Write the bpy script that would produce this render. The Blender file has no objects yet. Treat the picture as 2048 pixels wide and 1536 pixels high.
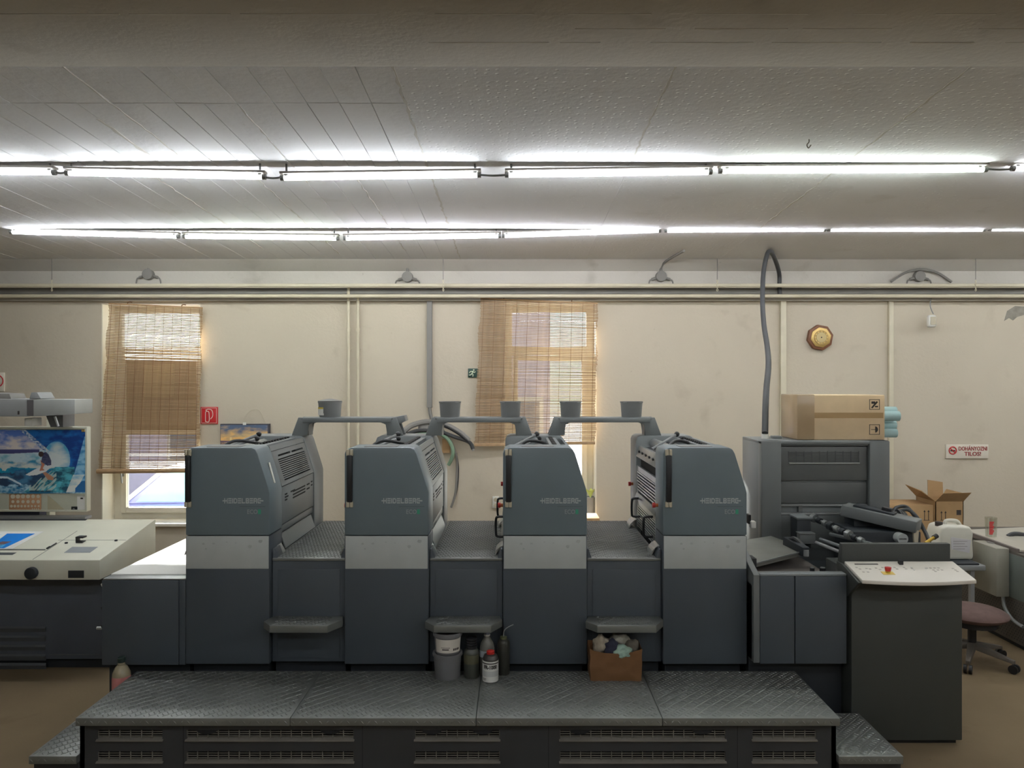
import bpy, bmesh, math, random
from mathutils import Vector, Matrix, noise

random.seed(7)
scene = bpy.context.scene
COL = scene.collection

# ------------------------------------------------------------------ camera, sky, sun, exposure
CX, CY, F, CH = 1030.0, 765.0, 1500.0, 1.72     # principal point and focal length in pixels, eye height in metres
cam_data = bpy.data.cameras.new('camera')
cam = bpy.data.objects.new('camera', cam_data)
COL.objects.link(cam)
cam.location = (0, 0, CH)
cam.rotation_euler = (math.pi / 2, 0, 0)
cam_data.sensor_width = 36.0
cam_data.lens = 36.0 * F / 2048.0
cam_data.shift_x = -(CX - 1024) / 2048.0
cam_data.shift_y = (CY - 768) / 2048.0
cam_data.clip_start = 0.02
scene.camera = cam

world = bpy.data.worlds.new('sky')
scene.world = world
world.use_nodes = True
wn = world.node_tree
wn.nodes.clear()
w_out = wn.nodes.new('ShaderNodeOutputWorld')
w_bg = wn.nodes.new('ShaderNodeBackground')
w_sky = wn.nodes.new('ShaderNodeTexSky')
w_sky.sky_type = 'HOSEK_WILKIE'
w_sky.turbidity = 2.4
w_sky.ground_albedo = 0.4
SUN_EL, SUN_AZ = math.radians(23.3), math.radians(-27.7)      # azimuth from +Y towards +X
sd = Vector((math.sin(SUN_AZ) * math.cos(SUN_EL), math.cos(SUN_AZ) * math.cos(SUN_EL), math.sin(SUN_EL)))
w_sky.sun_direction = sd
w_bg.inputs['Strength'].default_value = 8.5
wn.links.new(w_sky.outputs[0], w_bg.inputs['Color'])
wn.links.new(w_bg.outputs[0], w_out.inputs['Surface'])

sun_data = bpy.data.lights.new('sun', 'SUN')
sun_data.energy = 42.0
sun_data.angle = math.radians(0.6)
sun_data.color = (1.0, 0.95, 0.88)
sun = bpy.data.objects.new('sun', sun_data)
COL.objects.link(sun)
sun.rotation_euler = (-sd).to_track_quat('-Z', 'Y').to_euler()
sun.location = (-6, 16, 9)

TUBE_STRENGTH = 52.0
scene.cycles.max_bounces = 8
vs = scene.view_settings
vs.view_transform = 'Standard'
vs.look = 'None'
vs.gamma = 1.0
vs.use_curve_mapping = False
vs.exposure = 0.0

# ------------------------------------------------------------------ helpers
def X(px, Y): return (px - CX) * Y / F
def Z(py, Y): return CH - (py - CY) * Y / F
def S(r, g, b):
    return tuple(((c / 255.0 + 0.055) / 1.055) ** 2.4 if c / 255.0 > 0.04045 else c / 255.0 / 12.92 for c in (r, g, b))

MATS = {}
def mat(name, color, rough=0.5, metal=0.0, var=0.06, scale=6.0, bump=0.0, bscale=60.0, emit=None, estr=0.0, spec=0.5, trans=0.0):
    if name in MATS: return MATS[name]
    m = bpy.data.materials.new(name); m.use_nodes = True
    nt = m.node_tree; b = nt.nodes['Principled BSDF']
    b.inputs['Roughness'].default_value = rough
    b.inputs['Metallic'].default_value = metal
    b.inputs['Specular IOR Level'].default_value = spec
    b.inputs['Transmission Weight'].default_value = trans
    tc = nt.nodes.new('ShaderNodeTexCoord')
    n = nt.nodes.new('ShaderNodeTexNoise'); n.inputs['Scale'].default_value = scale; n.inputs['Detail'].default_value = 5
    nt.links.new(tc.outputs['Object'], n.inputs['Vector'])
    r = nt.nodes.new('ShaderNodeValToRGB')
    r.color_ramp.elements[0].position = 0.32; r.color_ramp.elements[1].position = 0.68
    r.color_ramp.elements[0].color = (*[c * (1 - var) for c in color], 1)
    r.color_ramp.elements[1].color = (*[min(1, c * (1 + var)) for c in color], 1)
    nt.links.new(n.outputs['Fac'], r.inputs['Fac'])
    nt.links.new(r.outputs['Color'], b.inputs['Base Color'])
    if bump:
        n2 = nt.nodes.new('ShaderNodeTexNoise'); n2.inputs['Scale'].default_value = bscale; n2.inputs['Detail'].default_value = 3
        nt.links.new(tc.outputs['Object'], n2.inputs['Vector'])
        bp = nt.nodes.new('ShaderNodeBump'); bp.inputs['Strength'].default_value = bump; bp.inputs['Distance'].default_value = 0.01
        nt.links.new(n2.outputs['Fac'], bp.inputs['Height'])
        nt.links.new(bp.outputs['Normal'], b.inputs['Normal'])
    if emit:
        b.inputs['Emission Color'].default_value = (*emit, 1); b.inputs['Emission Strength'].default_value = estr
    MATS[name] = m
    return m

def glass_mat(name, tint=(1, 1, 1), fac=0.08, rough=0.02):
    if name in MATS: return MATS[name]
    m = bpy.data.materials.new(name); m.use_nodes = True
    nt = m.node_tree; nt.nodes.clear()
    o = nt.nodes.new('ShaderNodeOutputMaterial'); mx = nt.nodes.new('ShaderNodeMixShader')
    t = nt.nodes.new('ShaderNodeBsdfTransparent'); g = nt.nodes.new('ShaderNodeBsdfGlossy')
    t.inputs['Color'].default_value = (*tint, 1); g.inputs['Roughness'].default_value = rough
    mx.inputs['Fac'].default_value = fac
    nt.links.new(t.outputs[0], mx.inputs[1]); nt.links.new(g.outputs[0], mx.inputs[2]); nt.links.new(mx.outputs[0], o.inputs['Surface'])
    MATS[name] = m
    return m

def print_mat(name, rough=0.5):
    if name in MATS: return MATS[name]
    m = bpy.data.materials.new(name); m.use_nodes = True
    nt = m.node_tree; b = nt.nodes['Principled BSDF']; b.inputs['Roughness'].default_value = rough
    a = nt.nodes.new('ShaderNodeVertexColor'); a.layer_name = 'print'
    nt.links.new(a.outputs['Color'], b.inputs['Base Color'])
    MATS[name] = m
    return m

ORIG = {}
def tag(o, label=None, cat=None, group=None, kind=None):
    if label: o['label'] = label
    if cat: o['category'] = cat
    if group: o['group'] = group
    if kind: o['kind'] = kind
    return o
def thing(name, label, cat, loc=(0, 0, 0), group=None, kind=None):
    o = bpy.data.objects.new(name, None); COL.objects.link(o)
    o.empty_display_size = 0.1
    o.location = loc; ORIG[o] = Vector(loc)
    return tag(o, label, cat, group, kind)
def copy_tree(o, parent=None):
    c = o.copy(); COL.objects.link(c); c.parent = parent
    ORIG[c] = ORIG.get(o, Vector((0, 0, 0)))
    for ch in list(o.children): copy_tree(ch, c)
    return c

class MB:
    def __init__(s): s.v = []; s.f = []
    def add(s, vs, fs):
        k = len(s.v); s.v += [tuple(p) for p in vs]; s.f += [tuple(i + k for i in f) for f in fs]; return s
    def box(s, x0, x1, y0, y1, z0, z1):
        return s.add([(x0,y0,z0),(x1,y0,z0),(x1,y1,z0),(x0,y1,z0),(x0,y0,z1),(x1,y0,z1),(x1,y1,z1),(x0,y1,z1)],
                     [(0,3,2,1),(4,5,6,7),(0,1,5,4),(1,2,6,5),(2,3,7,6),(3,0,4,7)])
    def prism(s, pts, a0, a1, axis='y'):
        n = len(pts)
        def P(p, a):
            return {'y': (p[0], a, p[1]), 'x': (a, p[0], p[1]), 'z': (p[0], p[1], a)}[axis]
        return s.add([P(p, a0) for p in pts] + [P(p, a1) for p in pts],
                     [tuple(range(n))[::-1], tuple(range(n, 2*n))] + [(i, (i+1) % n, n + (i+1) % n, n + i) for i in range(n)])
    def hexa(s, bottom, top):   # 4 bottom + 4 top points
        return s.add(list(bottom) + list(top), [(3,2,1,0),(4,5,6,7),(0,1,5,4),(1,2,6,5),(2,3,7,6),(3,0,4,7)])
    def cyl(s, p0, p1, r0, r1=None, n=14):
        r1 = r0 if r1 is None else r1
        p0 = Vector(p0); p1 = Vector(p1); d = (p1 - p0).normalized()
        a = d.orthogonal().normalized(); b = d.cross(a)
        vs = []
        for p, r in ((p0, r0), (p1, r1)):
            for i in range(n):
                t = 2 * math.pi * i / n; vs.append(p + a * (r * math.cos(t)) + b * (r * math.sin(t)))
        return s.add(vs, [tuple(range(n))[::-1], tuple(range(n, 2*n))] + [(i, (i+1) % n, n + (i+1) % n, n + i) for i in range(n)])
    def tube(s, pts, r, n=8, sub=6):
        pts = [Vector(p) for p in pts]
        if sub > 1 and len(pts) > 2:
            q = []
            for i in range(len(pts) - 1):
                p0 = pts[max(i-1, 0)]; p1 = pts[i]; p2 = pts[i+1]; p3 = pts[min(i+2, len(pts)-1)]
                for k in range(sub):
                    t = k / sub
                    q.append(0.5 * ((2*p1) + (p2-p0)*t + (2*p0-5*p1+4*p2-p3)*t*t + (3*p1-p0-3*p2+p3)*t**3))
            q.append(pts[-1]); pts = q
        vs = []; up = None
        for i, p in enumerate(pts):
            d = (pts[min(i+1, len(pts)-1)] - pts[max(i-1, 0)]).normalized()
            if up is None: up = d.orthogonal().normalized()
            a = (up - d * up.dot(d)).normalized(); b = d.cross(a); up = a
            for k in range(n):
                t = 2 * math.pi * k / n; vs.append(p + a * (r * math.cos(t)) + b * (r * math.sin(t)))
        m = len(pts); fs = [tuple(range(n))[::-1], tuple(range((m-1)*n, m*n))]
        for i in range(m - 1):
            for k in range(n): fs.append((i*n+k, i*n+(k+1) % n, (i+1)*n+(k+1) % n, (i+1)*n+k))
        return s.add(vs, fs)
    def lathe(s, prof, c, n=24):     # prof [(r,z)] around the vertical axis through c
        vs = []
        for r, z in prof:
            for k in range(n):
                t = 2 * math.pi * k / n; vs.append((c[0] + r * math.cos(t), c[1] + r * math.sin(t), c[2] + z))
        m = len(prof); fs = []
        for i in range(m - 1):
            for k in range(n): fs.append((i*n+k, i*n+(k+1) % n, (i+1)*n+(k+1) % n, (i+1)*n+k))
        fs.append(tuple(range(n))[::-1]); fs.append(tuple(range((m-1)*n, m*n)))
        return s.add(vs, fs)
    def ball(s, c, r, n=12, m=8, sc=(1, 1, 1)):
        vs = [(c[0], c[1], c[2] - r*sc[2])]; fs = []
        for i in range(1, m):
            a = -math.pi/2 + math.pi * i / m
            for k in range(n):
                t = 2 * math.pi * k / n
                vs.append((c[0] + r*sc[0]*math.cos(a)*math.cos(t), c[1] + r*sc[1]*math.cos(a)*math.sin(t), c[2] + r*sc[2]*math.sin(a)))
        vs.append((c[0], c[1], c[2] + r*sc[2])); L = len(vs) - 1
        for k in range(n): fs.append((0, 1+(k+1) % n, 1+k)); fs.append((L, L-n+k, L-n+(k+1) % n))
        for i in range(m - 2):
            for k in range(n): fs.append((1+i*n+k, 1+i*n+(k+1) % n, 1+(i+1)*n+(k+1) % n, 1+(i+1)*n+k))
        return s.add(vs, fs)
    def bar(s, p0, p1, w, h):       # box along p0->p1, w across, h upward-ish
        p0 = Vector(p0); p1 = Vector(p1); d = (p1 - p0).normalized()
        up = Vector((0, 0, 1)) if abs(d.z) < 0.95 else Vector((0, 1, 0))
        a = d.cross(up).normalized() * (w/2); b = a.cross(d).normalized() * (h/2)
        return s.hexa([p0-a-b, p0+a-b, p0+a+b, p0-a+b], [p1-a-b, p1+a-b, p1+a+b, p1-a+b])
    def mesh(s, name, o=Vector((0, 0, 0)), bevel=0.0, seg=2, smooth=False, angle=35):
        me = bpy.data.meshes.new(name)
        me.from_pydata([(x - o[0], y - o[1], z - o[2]) for x, y, z in s.v], [], s.f)
        bm = bmesh.new(); bm.from_mesh(me)
        bmesh.ops.recalc_face_normals(bm, faces=bm.faces)
        if bevel:
            es = [e for e in bm.edges if len(e.link_faces) == 2 and e.calc_face_angle(0) > math.radians(25)]
            bmesh.ops.bevel(bm, geom=es, offset=bevel, segments=seg, profile=0.5, affect='EDGES', clamp_overlap=True)
        bm.to_mesh(me); bm.free()
        if smooth or bevel:
            me.polygons.foreach_set('use_smooth', [True] * len(me.polygons))
            me.set_sharp_from_angle(angle=math.radians(angle))
        return me
    def build(s, name, m, parent=None, bevel=0.0, seg=2, smooth=False, label=None, cat=None, group=None, kind=None, angle=35):
        if parent is not None: o = ORIG[parent]
        else:
            xs = [p[0] for p in s.v]; ys = [p[1] for p in s.v]; zs = [p[2] for p in s.v]
            o = Vector(((min(xs)+max(xs))/2, (min(ys)+max(ys))/2, min(zs)))
        me = s.mesh(name, o, bevel, seg, smooth, angle)
        me.materials.append(m)
        ob = bpy.data.objects.new(name, me); COL.objects.link(ob)
        ORIG[ob] = o
        if parent is not None: ob.parent = parent
        else: ob.location = o
        return tag(ob, label, cat, group, kind)

def B(*a): return MB().box(*a)

def text_mb(txt, x, Y, z, size, depth=0.001, align='LEFT', width=None, bold=0.0, space=1.0):
    cu = bpy.data.curves.new('lettering', 'FONT'); cu.body = txt; cu.size = size; cu.extrude = depth; cu.align_x = align
    cu.offset = bold; cu.resolution_u = 3; cu.space_character = space
    ob = bpy.data.objects.new('lettering', cu); COL.objects.link(ob)
    dg = bpy.context.evaluated_depsgraph_get(); dg.update()
    me = bpy.data.meshes.new_from_object(ob.evaluated_get(dg))
    pts = [v.co.copy() for v in me.vertices]; fs = [tuple(p.vertices) for p in me.polygons]
    bpy.data.objects.remove(ob); bpy.data.curves.remove(cu); bpy.data.meshes.remove(me)
    k = 1.0
    if width:
        w = max(p.x for p in pts) - min(p.x for p in pts); k = width / w
    mb = MB(); mb.add([(x + p.x * k, Y - p.z, z + p.y) for p in pts], fs)
    return mb

def paint(name, x0, x1, z0, z1, Yp, nx, nz, func, parent, m, bow=0.0):
    """flat print: a sheet whose ink is stored per vertex"""
    o = ORIG[parent] if parent is not None else Vector(((x0+x1)/2, Yp, z0))
    vs = []; cs = []
    for j in range(nz + 1):
        for i in range(nx + 1):
            u = i / nx; v = j / nz
            vs.append((x0 + (x1-x0)*u - o[0], Yp - bow*math.sin(math.pi*u)*(1-v) - o[1], z0 + (z1-z0)*v - o[2]))
            c = func(u, v); cs += [c[0], c[1], c[2], 1.0]
    fs = [(j*(nx+1)+i, j*(nx+1)+i+1, (j+1)*(nx+1)+i+1, (j+1)*(nx+1)+i) for j in range(nz) for i in range(nx)]
    me = bpy.data.meshes.new(name); me.from_pydata(vs, [], fs)
    at = me.color_attributes.new('print', 'FLOAT_COLOR', 'POINT'); at.data.foreach_set('color', cs)
    me.materials.append(m)
    ob = bpy.data.objects.new(name, me); COL.objects.link(ob); ORIG[ob] = o
    if parent is not None: ob.parent = parent
    else: ob.location = o
    return ob
def in_poly(x, y, P):
    c = False; j = len(P) - 1
    for i in range(len(P)):
        if (P[i][1] > y) != (P[j][1] > y) and x < (P[j][0]-P[i][0])*(y-P[i][1])/(P[j][1]-P[i][1]) + P[i][0]: c = not c
        j = i
    return c
def mixc(a, b, t):
    t = max(0.0, min(1.0, t)); return tuple(a[i]*(1-t) + b[i]*t for i in range(3))

# ------------------------------------------------------------------ materials
def plaster(name, base, stain, dirt, bump=0.15, bscale=40, dents=False):
    m = bpy.data.materials.new(name); m.use_nodes = True
    nt = m.node_tree; b = nt.nodes['Principled BSDF']; b.inputs['Roughness'].default_value = 0.9
    b.inputs['Specular IOR Level'].default_value = 0.15
    tc = nt.nodes.new('ShaderNodeTexCoord')
    def nz(scale, detail, lo, hi, c0, c1, dist=0.0):
        n = nt.nodes.new('ShaderNodeTexNoise'); n.inputs['Scale'].default_value = scale; n.inputs['Detail'].default_value = detail
        n.inputs['Distortion'].default_value = dist
        nt.links.new(tc.outputs['Object'], n.inputs['Vector'])
        r = nt.nodes.new('ShaderNodeValToRGB'); e = r.color_ramp.elements
        e[0].position = lo; e[1].position = hi; e[0].color = (*c0, 1); e[1].color = (*c1, 1)
        nt.links.new(n.outputs['Fac'], r.inputs['Fac']); return n, r
    n1, r1 = nz(0.9, 6, 0.35, 0.7, base, stain)
    n2, r2 = nz(3.5, 8, 0.62, 1.0, (1, 1, 1), dirt, 0.3)
    n3, r3 = nz(26, 4, 0.70, 0.80, (1, 1, 1), (0.72, 0.70, 0.66))
    m1 = nt.nodes.new('ShaderNodeMixRGB'); m1.blend_type = 'MULTIPLY'; m1.inputs['Fac'].default_value = 1
    m2 = nt.nodes.new('ShaderNodeMixRGB'); m2.blend_type = 'MULTIPLY'; m2.inputs['Fac'].default_value = 0.6
    nt.links.new(r1.outputs[0], m1.inputs[1]); nt.links.new(r2.outputs[0], m1.inputs[2])
    nt.links.new(m1.outputs[0], m2.inputs[1]); nt.links.new(r3.outputs[0], m2.inputs[2])
    nt.links.new(m2.outputs[0], b.inputs['Base Color'])
    n4 = nt.nodes.new('ShaderNodeTexNoise'); n4.inputs['Scale'].default_value = bscale; n4.inputs['Detail'].default_value = 4
    nt.links.new(tc.outputs['Object'], n4.inputs['Vector'])
    bp = nt.nodes.new('ShaderNodeBump'); bp.inputs['Strength'].default_value = bump; bp.inputs['Distance'].default_value = 0.01
    nt.links.new(n4.outputs['Fac'], bp.inputs['Height'])
    if dents:
        mp = nt.nodes.new('ShaderNodeMapping'); mp.inputs['Scale'].default_value = (24, 26, 0.0)
        nt.links.new(tc.outputs['Object'], mp.inputs['Vector'])
        v = nt.nodes.new('ShaderNodeTexVoronoi'); v.inputs['Scale'].default_value = 1.0; v.inputs['Randomness'].default_value = 0.35
        nt.links.new(mp.outputs[0], v.inputs['Vector'])
        r = nt.nodes.new('ShaderNodeValToRGB'); e = r.color_ramp.elements
        e[0].position = 0.06; e[1].position = 0.22; e[0].color = (0, 0, 0, 1); e[1].color = (1, 1, 1, 1)
        nt.links.new(v.outputs['Distance'], r.inputs['Fac'])
        bp2 = nt.nodes.new('ShaderNodeBump'); bp2.inputs['Strength'].default_value = 0.27; bp2.inputs['Distance'].default_value = 0.012
        nt.links.new(r.outputs[0], bp2.inputs['Height']); nt.links.new(bp.outputs[0], bp2.inputs['Normal'])
        nt.links.new(bp2.outputs[0], b.inputs['Normal'])
    else:
        nt.links.new(bp.outputs[0], b.inputs['Normal'])
    MATS[name] = m
    return m
M_WALL = plaster('wall_plaster', S(202, 193, 175), S(194, 185, 168), S(216, 212, 206))
M_UPPER = plaster('upper_wall_plaster', S(198, 194, 186), S(184, 180, 172), S(200, 196, 188))
M_CEIL = plaster('ceiling_plaster', S(232, 234, 238), S(224, 226, 230), S(225, 222, 216), 0.25, 30)
M_DENT = plaster('dented_ceiling_plaster', S(232, 234, 238), S(224, 226, 230), S(226, 223, 218), 0.2, 30, True)
M_FLOOR = plaster('concrete_floor', S(128, 112, 88), S(110, 96, 75), S(190, 184, 176), 0.1, 60)
M_PANEL = mat('press_graphite_paint', S(104, 117, 123), 0.42, 0, 0.05, 3, 0.04, 260)
M_BASE = mat('press_base_dark', S(70, 77, 84), .45, 0, .05, 3, .04, 260)  # darker tone given to the lower panels of the press
M_PANEL3 = mat('delivery_grey_paint', S(104, 108, 108), .42, 0, .05, 3, .04, 260)
M_PANEL2 = mat('press_side_paint', S(120, 125, 126), 0.40, 0, 0.05, 3, 0.03, 260)
M_SILVER = mat('brushed_aluminium', S(176, 180, 180), 0.33, 0.8, 0.08, 14)
M_BAND = mat('pale_grey_band', S(178, 183, 181), 0.5, 0, 0.04, 9)
M_BLACK = mat('black_plastic', S(30, 31, 34), 0.45, 0, 0.08)
M_DARK = mat('dark_recess', S(26, 28, 31), 0.8, 0, 0.1)
M_PLINTH = mat('dark_plinth_paint', S(36, 41, 46), 0.6, 0, 0.08)
M_TREAD = mat('tread_plate_steel', S(128, 131, 128), 0.42, 0.55, 0.10, 5)
M_PLATFRONT = mat('platform_front_black', S(52, 54, 56), 0.55, 0, 0.1)
M_GRILLE = mat('dusty_grille_metal', S(120, 116, 108), 0.6, 0.2, 0.12)
M_CREAM = mat('cream_desk_paint', S(216, 216, 200), 0.42, 0, 0.03)
M_PIPE = mat('cream_pipe_paint', S(206, 199, 176), 0.5, 0, 0.06)
M_GREY = mat('grey_plastic', S(140, 142, 142), 0.5, 0, 0.05)
M_CONDUIT = mat('grey_conduit', S(128, 126, 122), 0.6, 0, 0.06)
M_WHITE = mat('white_plastic', S(226, 226, 220), 0.4, 0, 0.03)
M_BEIGE = mat('beige_plastic', S(190, 182, 160), 0.5, 0, 0.04)
M_WFRAME = mat('white_window_paint', S(232, 228, 214), 0.5, 0, 0.04)
M_BAMBOO = mat('bamboo_slat', S(160, 133, 100), 0.6, 0, 0.18, 30)
M_BAMBOO2 = mat('bamboo_rail', S(178, 148, 112), 0.6, 0, 0.12, 20)
M_CORD = mat('brown_cord', S(120, 84, 56), 0.8)
M_CARD = mat('cardboard', S(224, 198, 160), 0.8, 0, 0.05, 10)
M_CARD2 = mat('brown_cardboard', S(170, 138, 98), 0.85, 0, 0.06, 10)
M_INK = mat('print_ink', S(52, 46, 44), 0.7)
M_RED = mat('red_plastic', S(190, 44, 40), 0.4)
M_ORANGE = mat('orange_brown_knob', S(190, 104, 52), 0.4)
M_GREEN = mat('green_badge', S(60, 150, 120), 0.5)
M_LOGO = mat('pale_lettering', S(172, 178, 178), 0.5)
M_HOSE = mat('black_rubber', S(58, 60, 62), 0.6)
M_BUCKET = mat('grey_bucket_plastic', S(132, 134, 134), 0.4, 0, 0.04)
M_GLASS = glass_mat('window_glass', (0.94, 0.97, 0.97))
M_PRINT = print_mat('printed_paper')
M_CANVAS = print_mat('printed_canvas', 0.8)
# ------------------------------------------------------------------ the room
WY = 7.0                                   # inner face of the back wall
XL, XR, YN = -8.5, 9.0, -5.0
def zc(Y): return 3.141 - 0.043 * Y        # the ceiling falls a little towards the back wall
def struct(o, label=None, cat=None):
    return tag(o, label, cat, None, 'structure')

fl = struct(B(XL - .3, XR + .3, YN - .3, WY + .4, -0.15, 0.0).build('floor', M_FLOOR), 'worn brown concrete workshop floor', 'floor')
W1 = (X(203, WY), X(401, WY), 0.40, Z(607, WY))
W2 = (X(1008, WY), X(1193, WY), 0.46, Z(605, WY))
wall = MB()
for (a, b, z0, z1) in ((XL-.3, W1[0], 0, 3.3), (W1[0], W1[1], 0, W1[2]), (W1[0], W1[1], W1[3], 3.3), (W1[1], W2[0], 0, 3.3),
                       (W2[0], W2[1], 0, W2[2]), (W2[0], W2[1], W2[3], 3.3), (W2[1], XR+.3, 0, 3.3)):
    wall.box(a, b, WY, WY + 0.38, z0, z1)
wb = struct(wall.build('wall_back', M_WALL), 'stained cream plaster back wall with two windows', 'wall')
MB().prism([(X(a, WY), Z(b, WY)) for a, b in ((2008, 642), (2014, 622), (2030, 612), (2062, 614), (2070, 636), (2048, 630), (2034, 634), (2026, 641), (2018, 636))], WY - .002, WY + .001, 'y').build('bare_patch', mat('bare_render', S(140, 136, 126), .9, 0, .15, 20), wb)
struct(B(XL - .3, XL, YN - .3, WY, 0, 3.4).build('wall_left', M_WALL), 'cream plaster side wall on the left', 'wall')
struct(B(XR, XR + .3, YN - .3, WY, 0, 3.4).build('wall_right', M_WALL), 'cream plaster side wall on the right', 'wall')
struct(B(XL, XR, YN - .3, YN, 0, 3.4).build('wall_front', M_WALL), 'cream plaster wall behind the viewer', 'wall')

ceil = thing('ceiling', 'sloping grey plaster ceiling with board seams and dents', 'ceiling', (0, 4, zc(4)), None, 'structure')
BY = 2.81
MB().prism([(BY - .7, 3.10), (WY + .02, zc(WY) + .06), (WY + .02, 3.45), (BY - .7, 3.45)], XL, XR, 'x').build('ceiling_slab', M_CEIL, ceil)
B(XL, XR, YN, BY - .6, 3.06, 3.45).build('ceiling_slab', M_CEIL, ceil)
seams = [-0.5, -0.655, -0.80, -0.95, -1.10, -1.27, -1.42, -1.55, -1.70, -1.84, -2.0, -2.15, -2.3]
while seams[-1] > XL + .2: seams.append(seams[-1] - random.uniform(.13, .19))
def slab(x0, x1, y0, y1, dz, name, m):
    MB().prism([(y0, zc(y0) + dz), (y1, zc(y1) + dz), (y1, zc(y1) + .09), (y0, zc(y0) + .09)], x0, x1, 'x').build(name, m, ceil, bevel=0.002, seg=1)
YS = 3.42
for i in range(len(seams) - 1):
    g = random.uniform(.0003, .0012)
    d = random.uniform(-.0015, .0015)
    slab(seams[i+1] + g, seams[i] - g*.4, YS + .001, WY, d, 'ceiling_board', M_CEIL)
    slab(seams[i+1] + g, seams[i] - g*.4, BY - .05, YS - .001, d + random.uniform(-.001, .001), 'ceiling_board', M_CEIL)
slab(-0.498, 0.6518, BY - .05, WY, -.002, 'ceiling_panel', M_DENT)
slab(0.6522, 1.8618, BY - .05, WY, -.002, 'ceiling_panel', M_DENT)
slab(1.8622, XR, BY - .05, WY, -.002, 'ceiling_panel', M_DENT)
# filler patches of plaster along the worst seams
for (x, y0, y1, w) in ((-0.5, 2.85, 6.9, .010), (-1.84, 3.0, 4.1, .006), (-1.27, 3.45, 4.6, .006), (0.652, 3.0, 4.2, .008), (1.862, 3.0, 5.8, .008), (-2.0, 3.6, 4.1, .014), (-.95, 4.4, 6.5, .005), (-1.55, 4.4, 6.6, .005), (-2.15, 4.4, 6.4, .005)):
    mb = MB(); n = int((y1 - y0) / .05); lo = []; hi = []
    for k in range(n + 1):
        y = y0 + (y1-y0)*k/n; ww = w * random.uniform(.12, .95); o = random.uniform(-.006, .006)
        lo.append((x - ww + o, y, zc(y) - .0035)); hi.append((x + ww + o, y, zc(y) - .0035))
    k = len(lo); up = [(p[0], p[1], p[2] + .012) for p in lo + hi]
    vs = lo + hi + up
    fs = []
    for i in range(k - 1):
        fs += [(i, i+1, k+i+1, k+i), (2*k+i, 3*k+i, 3*k+i+1, 2*k+i+1), (i, 2*k+i, 2*k+i+1, i+1), (k+i, k+i+1, 3*k+i+1, 3*k+i)]
    mb.add(vs, fs)
    mb.build('seam_filler', mat('seam_filler_plaster', S(206, 205, 202), .9), ceil)

bm_ = thing('trim_1', 'grey plastered concrete beam crossing the ceiling', 'beam', (0, 2.5, 2.9), None, 'structure')
MB().prism([(1.9, zc(BY) - .12), (BY, zc(BY) - .12), (BY, zc(BY) + .1), (1.9, zc(BY) + .2)], XL, XR, 'x').build('beam_body', MATS['upper_wall_plaster'], bm_, bevel=.008)
for (yy, x0, x1) in ((2.60, -.3, 5), (2.50, .2, 5), (2.40, -2, 2.4)):
    xx = x0
    while xx < x1:
        ln = random.uniform(.1, .5)
        B(xx, xx + ln, yy, yy + random.uniform(.003, .007), zc(BY) - .1215, zc(BY) - .119).build('formwork_ridge', mat('ridge_plaster', S(214, 212, 206), .9), bm_)
        xx += ln + random.uniform(.02, .3)

# upper wall band, ledge and conduit behind the pipes
struct(B(XL, XR, WY - .03, WY, Z(569, WY), zc(WY)+.02).build('trim_2', M_UPPER), 'dusty plaster frieze above the pipes', 'trim')
struct(B(XL, XR, WY - .06, WY, Z(603, WY), Z(597, WY)).build('trim_3', M_UPPER, bevel=.004), 'narrow plaster ledge under the pipes', 'trim')
struct(MB().prism([(WY - .16, zc(WY - .16)), (WY - .03, zc(WY) - .02), (WY - .03, zc(WY) - .085)], XL, XR, 'x').build('trim_4', M_UPPER), 'cove where ceiling meets back wall', 'trim')
B(XL, XR, WY - .05, WY - .001, Z(589, WY), Z(577, WY)).build('cable_trunking', M_CONDUIT, bevel=.003, label='long grey cable trunking between the two cream pipes', cat='trunking')
MB().cyl((XL, 6.84, Z(571, 6.84)), (XR, 6.84, Z(571, 6.84)), .0175, n=16).build('wall_pipe', M_PIPE, smooth=True, label='upper cream pipe running the whole back wall', cat='pipe', group='cream wall pipes')
MB().cyl((XL, 6.86, Z(592, 6.86)), (XR, 6.86, Z(592, 6.86)), .0165, n=16).build('wall_pipe', M_PIPE, smooth=True, label='lower cream pipe running the whole back wall', cat='pipe', group='cream wall pipes')
t = thing('wall_pipe', 'left of the two thin cream pipes running down the wall', 'pipe', (X(697, 6.95), 6.95, 0), 'cream wall pipes')
MB().cyl((X(697, 6.95), 6.95, .3), (X(697, 6.95), 6.95, Z(574, 6.95)), .014).build('riser', M_PIPE, t, smooth=True)
MB().cyl((X(697, 6.95), 6.95, Z(663, 6.95)), (X(697, 6.95), 6.95, Z(656, 6.95)), .020).build('collar', M_PIPE, t, smooth=True)
B(X(694, 6.95), X(700, 6.95), 6.95, 7, Z(700, 6.95), Z(697, 6.95)).build('clip', M_PIPE, t)
t = thing('wall_pipe', 'right of the two thin cream pipes running down the wall', 'pipe', (X(716, 6.95), 6.95, 0), 'cream wall pipes')
MB().cyl((X(716, 6.95), 6.95, .3), (X(716, 6.95), 6.95, Z(594, 6.95)), .014).build('riser', M_PIPE, t, smooth=True)
MB().cyl((X(716, 6.95), 6.95, Z(663, 6.95)), (X(716, 6.95), 6.95, Z(656, 6.95)), .020).build('collar', M_PIPE, t, smooth=True)
B(X(713, 6.95), X(719, 6.95), 6.95, 7, Z(700, 6.95), Z(697, 6.95)).build('clip', M_PIPE, t)
mb = B(X(854, 6.97), X(864, 6.97), 6.955, 7, Z(815, 6.97), Z(597, 6.97)); mb.tube([(X(859, 6.97), 6.975, Z(815, 6.97)), (X(860, 6.97), 6.975, Z(826, 6.97)), (X(863, 6.97), 6.975, Z(840, 6.97)), (X(864, 6.97), 6.975, Z(860, 6.97))], .016)
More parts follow.
